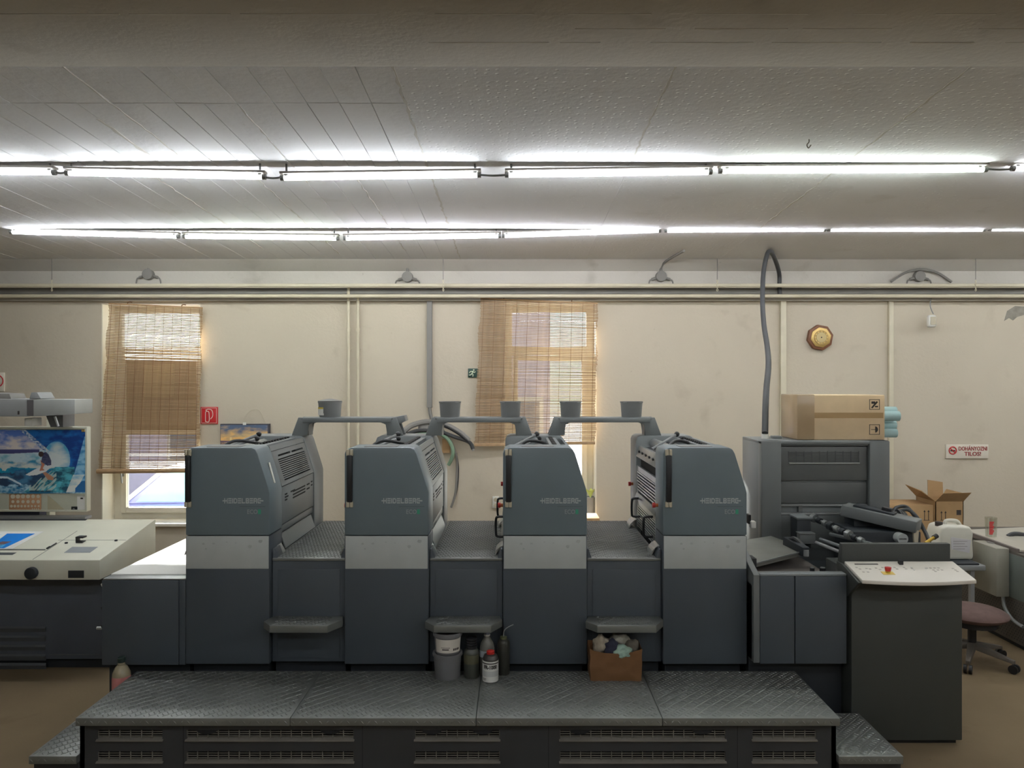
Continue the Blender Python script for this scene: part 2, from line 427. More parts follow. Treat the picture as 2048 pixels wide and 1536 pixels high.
mb.build('conduit', M_CONDUIT, label='grey wall conduit left of the middle window blind', cat='conduit')
mb = B(X(1561, 6.97), X(1572, 6.97), 6.96, 7, .3, Z(600, 6.97))
mb.build('conduit', M_PIPE, bevel=.003, label='cream conduit running down the wall beside the black hose', cat='conduit')
mb = B(X(1778, 6.97), X(1787, 6.97), 6.965, 7, .3, Z(600, 6.97))
mb.build('conduit', M_PIPE, bevel=.003, label='cream conduit behind the long carton with blue rolls', cat='conduit')

# ------------------------------------------------------------------ windows
def window(idx, W, label, board):
    x0, x1, z0, z1 = W
    t = thing('window_%d' % idx, label, 'window', ((x0+x1)/2, WY + .25, z0), None, 'structure')
    yf0, yf1 = WY + .22, WY + .28
    fx0 = x0 + .02
    B(fx0 - .02, fx0 + .055, yf0, yf1, z0, z1).build('frame_post', M_WFRAME, t, bevel=.004)
    B(x1 - .075, x1, yf0, yf1, z0, z1).build('frame_post', M_WFRAME, t, bevel=.004)
    B(fx0 + .055, x1 - .075, yf0, yf1, z1 - .07, z1).build('frame_rail', M_WFRAME, t, bevel=.004)
    B(fx0 + .055, x1 - .075, yf0, yf1, z0, z0 + .07).build('frame_rail', M_WFRAME, t, bevel=.004)
    zt = Z(700, WY)
    B(x0, x0 + .008, WY + .002, yf0, z0, z1).build('reveal_lining', M_WFRAME, t); B(x1 - .008, x1, WY + .002, yf0, z0, z1).build('reveal_lining', M_WFRAME, t)
    B(x0, x1, WY + .002, yf0, z1 - .008, z1).build('reveal_lining', M_WFRAME, t)
    B(fx0 + .055, x1 - .075, yf0, yf1, zt - .04, zt + .04).build('transom', M_WFRAME, t, bevel=.004)
    B(fx0 + .06, x1 - .06, yf0 + .03, yf0 + .036, zt + .04, z1 - .07).build('pane', M_GLASS, t)
    # lower sash
    sx0, sx1, sz0, sz1 = fx0 + .06, x1 - .07, z0 + .07, zt - .045
    s = B(sx0, sx0 + .05, yf0 - .03, yf1 - .03, sz0, sz1).build('sash', M_WFRAME, t, bevel=.004)
    B(sx1 - .05, sx1, yf0 - .03, yf1 - .03, sz0, sz1).build('sash_stile', M_WFRAME, s, bevel=.004)
    B(sx0 + .05, sx1 - .05, yf0 - .03, yf1 - .03, sz0, sz0 + .05).build('sash_rail', M_WFRAME, s, bevel=.004)
    B(sx0 + .05, sx1 - .05, yf0 - .03, yf1 - .03, sz1 - .05, sz1).build('sash_rail', M_WFRAME, s, bevel=.004)
    if board:
        zb = Z(868, WY)
        b = B(sx0 + .05, sx1 - .05, yf0 - .02, yf0 + .01, zb + .02, sz1 - .05).build('blanking_board', mat('blanking_board_paint', S(150, 130, 104), .8), t)
        b['label'] = 'opaque board closing the middle of the window'
        B(X(268, WY), X(330, WY), yf0 - .03, yf0 + .02, Z(795, WY), Z(728, WY)).build('vent_hatch', mat('vent_hatch', S(176, 160, 124), .7), b)
        B(sx0 + .05, sx1 - .05, yf0 + .0, yf0 + .006, sz0 + .05, zb).build('pane', M_GLASS, t)
        B(sx0 + .05, sx1 - .05, yf0 - .031, yf1 - .03, zb - .02, zb + .02).build('sash_rail', M_WFRAME, s)
    else:
        B(sx0 + .05, sx1 - .05, yf0 + .0, yf0 + .006, sz0 + .05, sz1 - .05).build('pane', M_GLASS, t)
    h = B(sx0 + .012, sx0 + .036, yf0 - .04, yf0 - .03, .82, .90).build('handle', M_GREY, t, bevel=.003)
    MB().tube([(sx0 + .024, yf0 - .035, .875), (sx0 + .024, yf0 - .07, .872), (sx0 + .03, yf0 - .075, .80), (sx0 + .032, yf0 - .07, .76)], .008).build('lever', M_SILVER, h, smooth=True)
    B(x0 + .001, x1 - .001, WY - .04, yf0, z0 - .02, z0 + .012).build('sill', M_WFRAME, t, bevel=.006)
    return t
window(1, W1, 'left window with white frame, opaque middle board and low bright pane', True)
window(2, W2, 'middle window with white frame behind the second blind', False)

# ------------------------------------------------------------------ bamboo blinds
def blind(TL, TR, BL, BR, n, label, bottom_roll):
    Yb = 6.93
    A = [Vector((X(p[0], Yb), Yb, Z(p[1], Yb))) for p in (TL, TR, BL, BR)]
    root = thing('bamboo_blind', label, 'blind', tuple((A[2] + A[3]) / 2), 'bamboo blinds')
    me = B(-.5, .5, -.0022, .0022, -.0046, .0046).mesh('slat'); me.materials.append(M_BAMBOO)
    for i in range(n):
        v = i / (n - 1)
        wob = .010 * math.sin(i * .21) * math.sin(i * .057)
        a = A[0].lerp(A[2], v) + Vector((wob + random.uniform(-.004, .004), 0, 0))
        b = A[1].lerp(A[3], v) + Vector((wob + random.uniform(-.004, .004), 0, random.uniform(-.0018, .0018)))
        o = bpy.data.objects.new('slat', me); COL.objects.link(o); o.parent = root
        m = (a + b) / 2 + Vector((0, random.uniform(-.002, .002), 0))
        o.location = m - ORIG[root]; o.scale = ((b - a).length, 1, 1)
        o.rotation_euler = (random.uniform(-.25, .25), math.atan2(-(b.z - a.z), b.x - a.x), 0)
    for k in range(11):
        u = .03 + .94 * k / 10
        MB().cyl(A[0].lerp(A[1], u) + Vector((0, -.004, 0)), A[2].lerp(A[3], u) + Vector((0, -.004, 0)), .0017, n=6).build('cord', M_CORD, root)
    MB().cyl(A[0] + Vector((0, 0, .004)), A[1] + Vector((0, 0, .004)), .008, n=10).build('head_rail', M_BAMBOO2, root)
    for u in (.2, .78):
        p = A[0].lerp(A[1], u)
        MB().tube([p, p + Vector((0, 0, .02)), p + Vector((.006, .03, .03)), p + Vector((.006, .065, .03))], .004, 6).build('hook', M_CORD, root)
    if bottom_roll:
        MB().cyl(A[2] + Vector((-.01, -.01, -.02)), A[3] + Vector((0, -.01, -.02)), .022, n=16).build('bottom_roll', M_BAMBOO2, root, smooth=True)
    else:
        MB().bar(A[2] + Vector((0, -.004, -.012)), A[3] + Vector((0, -.004, -.012)), .012, .028).build('bottom_rail', M_BAMBOO2, root, bevel=.003)
    return root
blind((218, 608), (405, 617), (198, 938), (396, 936), 106, 'left bamboo slat blind hanging askew over the bright window', True)
blind((961, 598), (1195, 608), (949, 887), (1190, 883), 94, 'middle bamboo slat blind above the buckets, half over bare wall', False)

# ------------------------------------------------------------------ outside
struct(B(-40, 40, WY + .38, 60, -1.1, -.95).build('ground_outside', mat('outside_paving', S(200, 196, 190), .9, 0, .06)), 'pale paved yard outside the windows', 'yard')
t = thing('neighbour_building', 'pale building across the yard seen through the blinds', 'building', (0, 17, -.95))
B(-2.5, .75, 16, 20, -.95, 3.4).build('wall', mat('lavender_render', S(206, 196, 212), .9), t)
B(-16, -2.5, 16, 20, -.95, 1.7).build('wall', MATS['lavender_render'], t)
MB().prism([(15.8, 1.7), (20.2, 1.7), (18, 2.2)], -16.3, -2.5, 'x').build('roof', mat('roof_tile', S(150, 96, 80), .9), t)
for xx in (-13, -10.2, -7.4, -4.6, -1.9, -.5):
    w = B(xx, xx + 1.1, 15.94, 16.02, .0, 1.4).build('window', M_WFRAME, t)
    B(xx + .08, xx + 1.02, 15.92, 15.94, .08, 1.32).build('pane', mat('far_pane', S(90, 100, 120), .15), w)
# parked car
t = thing('parked_car', 'blue car parked outside the left window', 'car', (-4.2, 10.2, -.95))
M_CAR = mat('car_paint', S(150, 156, 214), .25, .1)
M_CARG = mat('car_glass', S(150, 214, 236), .08)
gz = -.95
MB().prism([(-6.3, gz + .35), (-6.25, gz + .85), (-5.1, gz + 1.12), (-2.0, gz + 1.16), (-1.7, gz + 1.0), (-1.7, gz + .35)], 9.4, 11.1, 'y').build('body', M_CAR, t, bevel=.05)
MB().prism([(-5.05, gz + 1.12), (-4.45, gz + 1.60), (-2.9, gz + 1.62), (-2.2, gz + 1.14)], 9.52, 10.98, 'y').build('cabin', M_CAR, t, bevel=.04)
MB().prism([(-4.80, gz + 1.16), (-4.38, gz + 1.53), (-3.72, gz + 1.55), (-3.72, gz + 1.16)], 9.50, 9.53, 'y').build('side_window', M_CARG, t)
MB().prism([(-3.62, gz + 1.16), (-3.62, gz + 1.55), (-2.95, gz + 1.55), (-2.45, gz + 1.16)], 9.50, 9.53, 'y').build('side_window', M_CARG, t)
MB().bar((-4.98, 9.505, gz + 1.13), (-4.43, 9.53, gz + 1.585), .03, .05).build('pillar_trim', M_WFRAME, t)
for xx in (-5.5, -2.6):
    w = MB().cyl((xx, 9.36, gz + .31), (xx, 9.56, gz + .31), .31, n=20).build('wheel', M_BLACK, t, smooth=True)
    MB().cyl((xx, 9.35, gz + .31), (xx, 9.37, gz + .31), .19, n=14).build('hub', M_SILVER, w)
t = thing('tree_outside', 'leafy tree in the yard beyond the middle window', 'tree', (2.9, 13, -.95))
MB().tube([(2.9, 13, -.95), (2.85, 13, 1.2), (3.0, 13, 2.4)], .12).build('trunk', mat('bark', S(96, 80, 64), .9), t)
mb = MB()
for k in range(240):
    a = random.uniform(0, 6.28); r = random.uniform(.2, 1.2); zz = random.uniform(1.6, 3.6)
    c = Vector((2.9 + r*math.cos(a)*(1-abs(zz-2.5)*.5), 13 + r*math.sin(a)*.8, zz)); s_ = random.uniform(.08, .2)
    u = Vector((random.uniform(-1, 1), random.uniform(-1, 1), random.uniform(-1, 1))).normalized()*s_; v = u.orthogonal().normalized()*s_*.6
    mb.add([c-u, c+v, c+u, c-v, c + u.cross(v)*.6], [(0, 1, 4), (1, 2, 4), (2, 3, 4), (3, 0, 4), (0, 3, 2, 1)])
mb.build('foliage', mat('leaf', S(110, 140, 84), .7, 0, .2), t, kind='stuff')

# potted plant on the middle sill and small carton below it
px = X(1181, 7.1)
t = thing('potted_plant', 'pale green plant in a grey pot on the middle window sill', 'plant', (px, 7.1, W2[2] + .013))
MB().lathe([(.035, 0), (.05, .16), (.053, .165), (.047, .165), (.045, .15)], (px, 7.1, W2[2] + .013), 18).build('pot', M_GREY, t, smooth=True)
for k in range(9):
    a = k * .7; l = .06
    p0 = Vector((px, 7.1, W2[2] + .163)); p1 = p0 + Vector((math.cos(a)*l*.8, math.sin(a)*l*.6, .07 + .012*(k % 3)))
    mid = (p0+p1)/2 + Vector((0, 0, .03)); sd_ = Vector((-math.sin(a), math.cos(a), 0))*.016
    MB().add([p0, mid - sd_, p1, mid + sd_, mid + Vector((0, 0, -.006))], [(0, 1, 4), (1, 2, 4), (2, 3, 4), (3, 0, 4), (0, 3, 2, 1)]).build('leaf', mat('yellow_green_leaf', S(196, 204, 110), .6), t)
B(X(1165, 6.8), X(1196, 6.8), 6.66, 6.93, 0, Z(1031, 6.8)).build('small_carton', M_CARD2, bevel=.004, label='plain brown carton standing below the middle window sill', cat='box')

# ------------------------------------------------------------------ ceiling lamps
M_TUBE = mat('tube_glow', (1, 1, 1), .5, 0, 0, 6, emit=(.95, .98, 1.0), estr=TUBE_STRENGTH)
M_TUBE_G = mat('tube_glow_greenish', (1, 1, 1), .5, 0, 0, 6, emit=(.93, 1.0, .92), estr=TUBE_STRENGTH)
M_TUBE_V = mat('tube_glow_violet', (1, 1, 1), .5, 0, 0, 6, emit=(.95, .945, 1.0), estr=TUBE_STRENGTH)
M_TUBE_FILL = mat('tube_glow_fill', (1, 1, 1), .5, 0, 0, 6, emit=(.95, .98, 1.0), estr=37.0)
M_BATTEN = mat('lamp_batten', S(168, 164, 158), .6)
def lamp(p0, p1, Y, label, m, group):
    a = Vector((X(p0[0], Y), Y, Z(p0[1], Y))); b = Vector((X(p1[0], Y), Y, Z(p1[1], Y)))
    t = thing('tube_lamp', label, 'lamp', tuple((a+b)/2), group)
    d = (b - a).normalized()
    MB().cyl(a + d*.012, b - d*.012, .014, n=12).build('tube', m, t, smooth=True)
    for p, q in ((a, a + d*.022), (b, b - d*.022)):
        MB().cyl(p, q, .0155, n=12).build('end_cap', M_GREY, t, smooth=True)
    zz = zc(Y)
    MB().bar(a + Vector((0, 0, .026)), b + Vector((0, 0, .026)), .045, .012).build('batten', M_BATTEN, t)
    for u in (.03, .97):
        c = a.lerp(b, u); B(c.x - .01, c.x + .01, Y - .012, Y + .012, c.z + .008, c.z + .03).build('lamp_holder', M_GREY, t)
        MB().cyl((c.x, Y, c.z + .04), (c.x, Y, zc(Y) + .004), .006, n=8).build('hanger', M_GREY, t)
Y1, Y2 = 4.245, 5.753
r1 = [((-290, 341), (112, 345)), ((131, 346), (532, 354)), ((561, 356), (962, 350)), ((1010, 350), (1424, 344)), ((1437, 342), (1974, 339)), ((2022, 337), (2430, 335))]
n1 = ['front row tube lamp cut off by the left picture edge', 'front row tube lamp left of the dark coupling gap', 'front row tube lamp over the first bucket rail',
      'front row tube lamp over the third and fourth press units', 'long greenish tube lamp of the front row, over the tall cabinet', 'front row tube lamp cut off by the right picture edge']
mm = [M_TUBE, M_TUBE, M_TUBE, M_TUBE, M_TUBE_G, M_TUBE]
for (a, b), l, m in zip(r1, n1, mm): lamp(a, b, Y1, l, m, 'front row of ceiling tube lamps')
r2 = [((20, 464), (359, 473)), ((366, 473), (678, 477)), ((687, 477), (1002, 472)), ((1004, 472), (1322, 461)), ((1329, 461), (1652, 459)), ((1655, 459), (1970, 459)), ((1977, 458), (2290, 459))]
n2 = ['leftmost tube lamp of the rear row, above the left window', 'rear row tube lamp second from left, faintly greenish', 'rear row tube lamp above the two thin cream pipes',
      'rear row tube lamp above the middle blind', 'rear row tube lamp left of the black hose top', 'rear row tube lamp above the octagonal clock', 'rear row tube lamp cut off at the right picture edge']
mm = [M_TUBE, M_TUBE_G, M_TUBE_V, M_TUBE_V, M_TUBE_V, M_TUBE_V, M_TUBE]
for (a, b), l, m in zip(r2, n2, mm): lamp(a, b, Y2, l, m, 'rear row of ceiling tube lamps')
# the rows go on to the right; two unseen rows behind the viewer are added to light the press
for (Yr, py0, xs, lab, gr) in ((Y1, 341, (4.0, 5.25, 6.5, 7.75), 'front row tube lamp beyond the picture edge', 'front row of ceiling tube lamps'),
                         (Y2, 463, (4.9, 6.15, 7.4), 'rear row tube lamp beyond the picture edge', 'rear row of ceiling tube lamps')):
    for xx in xs:
        q = CX + xx*F/Yr; lamp((q, py0), (q + 1.19*F/Yr, py0), Yr, lab, M_TUBE, gr)
def fill_lamp(x0, Yr, zz, lab, gr):
    a = (x0, Yr, zz); t = thing('tube_lamp', lab, 'lamp', a, gr)
    MB().cyl((x0 + .012, Yr, zz), (x0 + 1.178, Yr, zz), .014, n=10).build('tube', M_TUBE_FILL, t, smooth=True)
    for q in (x0, x0 + 1.168): MB().cyl((q, Yr, zz), (q + .022, Yr, zz), .0155, n=10).build('end_cap', M_GREY, t)
    B(x0, x0 + 1.19, Yr - .006, Yr + .006, zz + .024, zz + .036).build('batten', M_BATTEN, t)
    for q in (x0 + .05, x0 + 1.14): MB().cyl((q, Yr, zz + .03), (q, Yr, 3.06), .006, n=6).build('hanger', M_GREY, t)
for Yr in (0.9, -1.0):
    for k in range(9): fill_lamp(-3.1 + k*1.26, Yr, 2.98, 'added unseen fill tube lamp behind the viewer', 'added fill lamps behind the viewer')
for k, (pxa, pxb, Yk) in enumerate(((112, 131, Y1), (532, 561, Y1), (962, 1010, Y1), (1974, 2022, Y1))):
    za = Z((345, 355, 350, 338)[k], Yk)
    MB().tube([(X(pxa, Yk), Yk, za), (X((pxa+pxb)/2, Yk), Yk, za - .004), (X(pxb, Yk), Yk, za)], .006, 8, 3).build('lamp_cable', M_GREY, smooth=True, cat='cable', group='cables joining the lamps',
        label=['short cable joining the two leftmost front tube lamps', 'short cable at the dark gap between second and third front lamps', 'clear coupling cable between third and fourth front lamps', 'short cable at the right end of the long greenish lamp'][k])

# ------------------------------------------------------------------ small fittings on wall and ceiling
def junction(px, py, label, extra):
    Yj = 6.95
    t = thing('junction_box', label, 'junction box', (X(px, Yj), Yj, Z(py, Yj)), 'round junction boxes under the ceiling')
    c = Vector((X(px, Yj), Yj, Z(py, Yj)))
    MB().cyl(c + Vector((0, -.03, 0)), c + Vector((0, .03, 0)), .05, n=20).build('housing', M_CONDUIT, t, bevel=.006)
    for s_ in (-1, 1):
        MB().cyl(c + Vector((s_*.045, 0, -.015)), c + Vector((s_*.085, 0, -.028)), .014, n=8).build('gland', M_CONDUIT, t)
        MB().tube([c + Vector((s_*.08, 0, -.028)), c + Vector((s_*.105, 0, -.04)), c + Vector((s_*.115, 0, -.09))], .007, 6).build('cable', M_CONDUIT, t, smooth=True)
    MB().cyl(c + Vector((0, 0, .045)), c + Vector((0, 0, .085)), .014, n=8).build('gland', M_CONDUIT, t)
    if extra: MB().tube([c + Vector(p) for p in extra], .012, 6).build('feed_cable', M_CONDUIT, t, smooth=True)
junction(297, 549, 'round junction box above the left window', [(0, 0, .08), (-.03, -.03, .12)])
junction(815, 554, 'round junction box above the grey wall conduit', None)
junction(1322, 553, 'round junction box with a thin tube slanting up across the ceiling', [(0, 0, .07), (.02, -.1, .12), (.10, -.5, .15)])
junction(1838, 553, 'round junction box under the arched cable at the right', [(-.26, 0, -.05), (-.14, -.02, .03), (0, -.03, .06), (.16, -.02, .03), (.30, 0, -.05)])
for k, px in enumerate((107, 887, 1433, 1948)):
    t = thing('chain_hanger', ['pipe chain near the left picture edge', 'pipe chain just right of the grey conduit', 'pipe chain right of the middle window', 'pipe chain near the right picture edge'][k], 'chain', (X(px, 6.84), 6.82, Z(555, 6.82)), 'chains holding the pipes')
    c = Vector((X(px, 6.84), 6.815, 0))
    MB().cyl((c.x, c.y, zc(c.y)), (c.x, c.y, Z(560, 6.82)), .003, n=6).build('rod', M_CONDUIT, t)
    for j in range(4):
        zz = Z(562 + j*6, 6.82)
        MB().tube([(c.x - .007, c.y, zz), (c.x, c.y - .003*(j % 2), zz + .012), (c.x + .007, c.y, zz), (c.x, c.y, zz - .012), (c.x - .007, c.y, zz)], .0028, 5, 3).build('link', M_PIPE, t)
Yh = (1.421 - .0)/( (765-278)/1500 + .043)
t_ = MB().tube([(X(1618, Yh), Yh, zc(Yh)), (X(1618, Yh), Yh, Z(284, Yh)), (X(1614, Yh), Yh, Z(290, Yh)), (X(1617, Yh), Yh, Z(296, Yh)), (X(1622, Yh), Yh, Z(290, Yh))], .003, 6)
t_.build('ceiling_hook', M_CONDUIT, smooth=True, label='small wire hook in the dented ceiling', cat='hook')

# hanging socket on its cable
t = thing('hanging_socket', 'white socket hanging on a thin cable near the right', 'socket', (X(1862, 6.9), 6.9, Z(655, 6.9)))
MB().tube([(X(1866, 6.9), 6.93, Z(596, 6.9)), (X(1863, 6.9), 6.92, Z(612, 6.9)), (X(1868, 6.9), 6.91, Z(628, 6.9))], .005, 6).build('cable', M_GREY, t, smooth=True)
B(X(1854, 6.9), X(1871, 6.9), 6.87, 6.92, Z(655, 6.9), Z(630, 6.9)).build('housing', M_WHITE, t, bevel=.022, seg=3)
B(X(1857, 6.9), X(1868, 6.9), 6.862, 6.872, Z(650, 6.9), Z(634, 6.9)).build('face_plate', M_BEIGE, t, bevel=.008)

# clock
t = thing('wall_clock', 'octagonal wooden clock with brass dial', 'clock', (X(1641, 6.95), 6.97, Z(675, 6.95)))
def octo(r, y0, y1, cpx=1641, cpy=675, n=8, rot=.2):
    c = (X(cpx, 6.96), Z(cpy, 6.96)); return MB().prism([(c[0] + r*math.cos(rot + 2*math.pi*k/n), c[1] + r*math.sin(rot + 2*math.pi*k/n)) for k in range(n)], y0, y1, 'y')
octo(.122, 6.955, 7.0).build('case', mat('clock_wood', S(120, 78, 52), .5, 0, .12, 30), t, bevel=.006)
M_BRASS = mat('brass', S(206, 176, 110), .35, .55)
octo(.096, 6.945, 6.957).build('bezel', M_BRASS, t, bevel=.003)
octo(.066, 6.940, 6.946, n=32).build('dial', mat('dial_ring', S(176, 150, 96), .5, .2), t)
octo(.046, 6.937, 6.941, n=28).build('inner_dial', mat('dial_inner', S(190, 172, 124), .5, .2), t)
for k in range(12):
    a = k*math.pi/6; c = (X(1641, 6.96) + .056*math.cos(a), Z(675, 6.96) + .056*math.sin(a))
    MB().cyl((c[0], 6.936, c[1]), (c[0], 6.941, c[1]), .0075, n=8).build('numeral_plate', M_BRASS, t)
c0 = Vector((X(1641, 6.96), 6.933, Z(675, 6.96)))
MB().cyl(c0, c0 + Vector((0, .008, 0)), .006, n=8).build('spindle', M_INK, t)

# signs
def plate(name, label, cat, x0, x1, y0, y1, m, Yp=6.985, th=.006):
    t = thing(name, label, cat, ((X(x0, Yp)+X(x1, Yp))/2, Yp, Z(y1, Yp)))
    B(X(x0, Yp), X(x1, Yp), Yp, WY, Z(y1, Yp), Z(y0, Yp)).build('plate', m, t, bevel=.002)
    return t
M_SRED = mat('sign_red', S(196, 40, 46), .5); M_SWHITE = mat('sign_white', S(220, 214, 200), .5); M_SGREEN = mat('sign_green', S(44, 74, 66), .5)
M_PALE = mat('sign_pale_print', S(214, 226, 200), .5)
t = plate('fire_sign', 'red fire extinguisher sign right of the left window', 'sign', 401, 435, 814, 848, M_SRED)
def strokes(t, pts_list, r, m, Yp, name='pictogram'):
    mb = MB()
    for pts in pts_list: mb.tube([(X(a, Yp), Yp - .001, Z(b, Yp)) for a, b in pts], r, 6, 4)
    mb.build(name, m, t, smooth=True)
strokes(t, [[(411, 843), (411, 826), (412.5, 823), (416, 823), (418, 826), (418, 843), (411, 843)], [(413, 823), (413, 820), (417, 818.5), (423, 820), (425.5, 826), (425, 833), (421, 838)], [(411, 820.5), (414, 819), (417, 818.5)]], .0032, M_SWHITE, 6.982)
strokes(t, [[(403, 816), (433, 816)], [(433, 816), (433, 846)], [(433, 846), (403, 846)], [(403, 846), (403, 816)]], .0016, M_SWHITE, 6.983, 'border')
t = plate('exit_sign', 'small dark green running man exit sign beside the middle blind', 'sign', 936, 958, 737, 755, M_SGREEN)
strokes(t, [[(946, 742), (944, 747), (946, 749), (945.5, 753)], [(944, 747), (941, 750), (938, 750)], [(945.5, 743), (941, 743), (939, 746)], [(946, 743), (948, 745), (951, 743)]], .0045, M_PALE, 6.983)
MB().cyl((X(947.5, 6.98), 6.978, Z(740, 6.98)), (X(947.5, 6.98), 6.984, Z(740, 6.98)), .0075, n=10).build('pictogram_head', M_PALE, t)
t = plate('no_smoking_sign', 'white no smoking sign with red lettering on the right wall area', 'sign', 1892, 1977, 889, 917, M_SWHITE)
cc = (1905.5, 901)
mb = MB(); Yp = 6.982
mb.tube([(X(cc[0] + 7.2*math.cos(a*.3491), Yp), Yp, Z(cc[1] + 7.2*math.sin(a*.3491), Yp)) for a in range(19)], .0052, 6, 2)
mb.cyl((X(cc[0] - 5, Yp), Yp, Z(cc[1] - 5, Yp)), (X(cc[0] + 5, Yp), Yp, Z(cc[1] + 5, Yp)), .0045, n=6)
mb.build('prohibition_ring', M_SRED, t)
B(X(1901, Yp), X(1910, Yp), 6.981, 6.984, Z(902.4, Yp), Z(900, Yp)).build('cigarette', M_INK, t)
M_MAROON = mat('sign_maroon_ink', S(150, 52, 48), .6)
text_mb('DOHÁNYOZNI', X(1917, Yp), Yp + .001, Z(901, Yp), .052, .0015, width=X(1974, Yp) - X(1917, Yp), bold=.0006).build('lettering', M_MAROON, t)
text_mb('TILOS!', X(1929, Yp), Yp + .001, Z(911.5, Yp), .052, .0015, width=X(1962, Yp) - X(1929, Yp), bold=.0007).build('lettering', M_MAROON, t)
t = plate('warning_sign', 'white sign with red ring cut off at the left picture edge', 'sign', -28, 8, 745, 783, M_SWHITE)
mb = MB(); mb.tube([(X(-8 + 14*math.cos(a*.3491), Yp), Yp, Z(762 + 12.5*math.sin(a*.3491), Yp)) for a in range(19)], .005, 6, 2); mb.build('prohibition_ring', M_SRED, t)
# wall sockets
t = thing('wall_socket', 'double white wall socket between second and third press units', 'socket', (X(991, 6.98), 6.98, Z(1016, 6.98)))
B(X(985, 6.98), X(998, 6.98), 6.965, 7.0, Z(1016, 6.98), Z(993, 6.98)).build('plate', M_WHITE, t, bevel=.005)
for yy in (999, 1010): MB().cyl((X(991.5, 6.98), 6.958, Z(yy, 6.98)), (X(991.5, 6.98), 6.966, Z(yy, 6.98)), .019, n=14).build('outlet', M_BEIGE, t)

# city painting leaning above the first press unit
def city(u, v):
    n = noise.fractal(Vector((u*6, v*9, 2)), 1, 2, 4)
    if v > .42:
        c = mixc(S(236, 190, 118), S(86, 104, 132), (v - .45)*2.0 + n*.5)
        c = mixc(c, S(240, 214, 150), max(0, .7 - abs(v - .62)*5)*u)
    else:
        c = mixc(S(122, 98, 92), S(170, 140, 120), .5 + n*1.4)
        if noise.noise(Vector((u*60, v*40, 7))) > .35: c = S(226, 200, 150)
        if v > .36: c = S(112, 92, 112)
    if abs(u - .22) < .02 and v < .55: c = S(232, 208, 150)
    return c
t = thing('city_picture', 'unframed canvas of a city at sunset hung behind the first press unit', 'picture', (X(489, 6.95), 6.95, Z(905, 6.95)))
B(X(440, 6.95), X(538, 6.95), 6.955, 6.99, Z(905, 6.95), Z(848, 6.95)).build('stretcher', mat('canvas_edge', S(70, 70, 78), .8), t)
paint('canvas', X(441, 6.95), X(535, 6.95), Z(905, 6.95), Z(850, 6.95), 6.953, 90, 50, city, t, M_CANVAS)
MB().tube([(X(488, 6.96), 6.96, Z(848, 6.96)), (X(489, 6.96), 6.985, Z(833, 6.96)), (X(500, 6.96), 6.99, Z(821, 6.96)), (X(515, 6.96), 6.99, Z(820, 6.96)), (X(523, 6.96), 6.99, Z(832, 6.96)), (X(530, 6.96), 6.985, Z(848, 6.96))], .002, 5).build('hanging_wire', M_BEIGE, t)
B(X(486, 6.95), X(492, 6.95), 6.945, 6.957, Z(850, 6.95), Z(845, 6.95)).build('clip', M_WHITE, t)
# ------------------------------------------------------------------ the printing press
PF, PB = 3.66, 4.69                 # operator side and drive side of the press
UX = [X(p, PF) for p in (371, 689, 1006, 1326)]
UW = 0.41
def lozenges(x0, x1, y0, y1, z, pitch=.030, L=.011, wd=.0036, h=.0028):
    """raised diamond studs of a tread plate"""
    mb = MB(); i = 0; y = y0 + pitch/2
    while y < y1 - pitch*.3:
        x = x0 + pitch/2 + (pitch/2 if i % 2 else 0); j = 0
        while x < x1 - pitch*.3:
            s_ = 1 if (j % 2) == (i // 2 % 2) else -1
            c, q = .7071*L, .7071*wd
            mb.add([(x - c, y - s_*c, z), (x + s_*q, y - q, z), (x + c, y + s_*c, z), (x - s_*q, y + q, z), (x - c*.6, y - s_*c*.6, z + h), (x + c*.6, y + s_*c*.6, z + h)],
                   [(0, 1, 5, 4), (1, 2, 5), (2, 3, 4, 5), (3, 0, 4)])
            x += pitch; j += 1
        y += pitch*.5; i += 1
    return mb
def studs_front(x0, x1, y, z0, z1, pitch=.030):
    mb = MB(); x = x0 + pitch*.4; zc_ = (z0+z1)/2; k = 0
    while x < x1 - pitch*.3:
        s_ = 1 if k % 2 else -1; c = .008
        a = (x - c, y, zc_ - s_*c); b = (x + c, y, zc_ + s_*c)
        mb.add([a, (x + s_*.0026, y, zc_ - .0026), b, (x - s_*.0026, y, zc_ + .0026), (x, y - .0018, zc_)], [(0, 1, 4), (1, 2, 4), (2, 3, 4), (3, 0, 4)])
        x += pitch; k += 1
    return mb

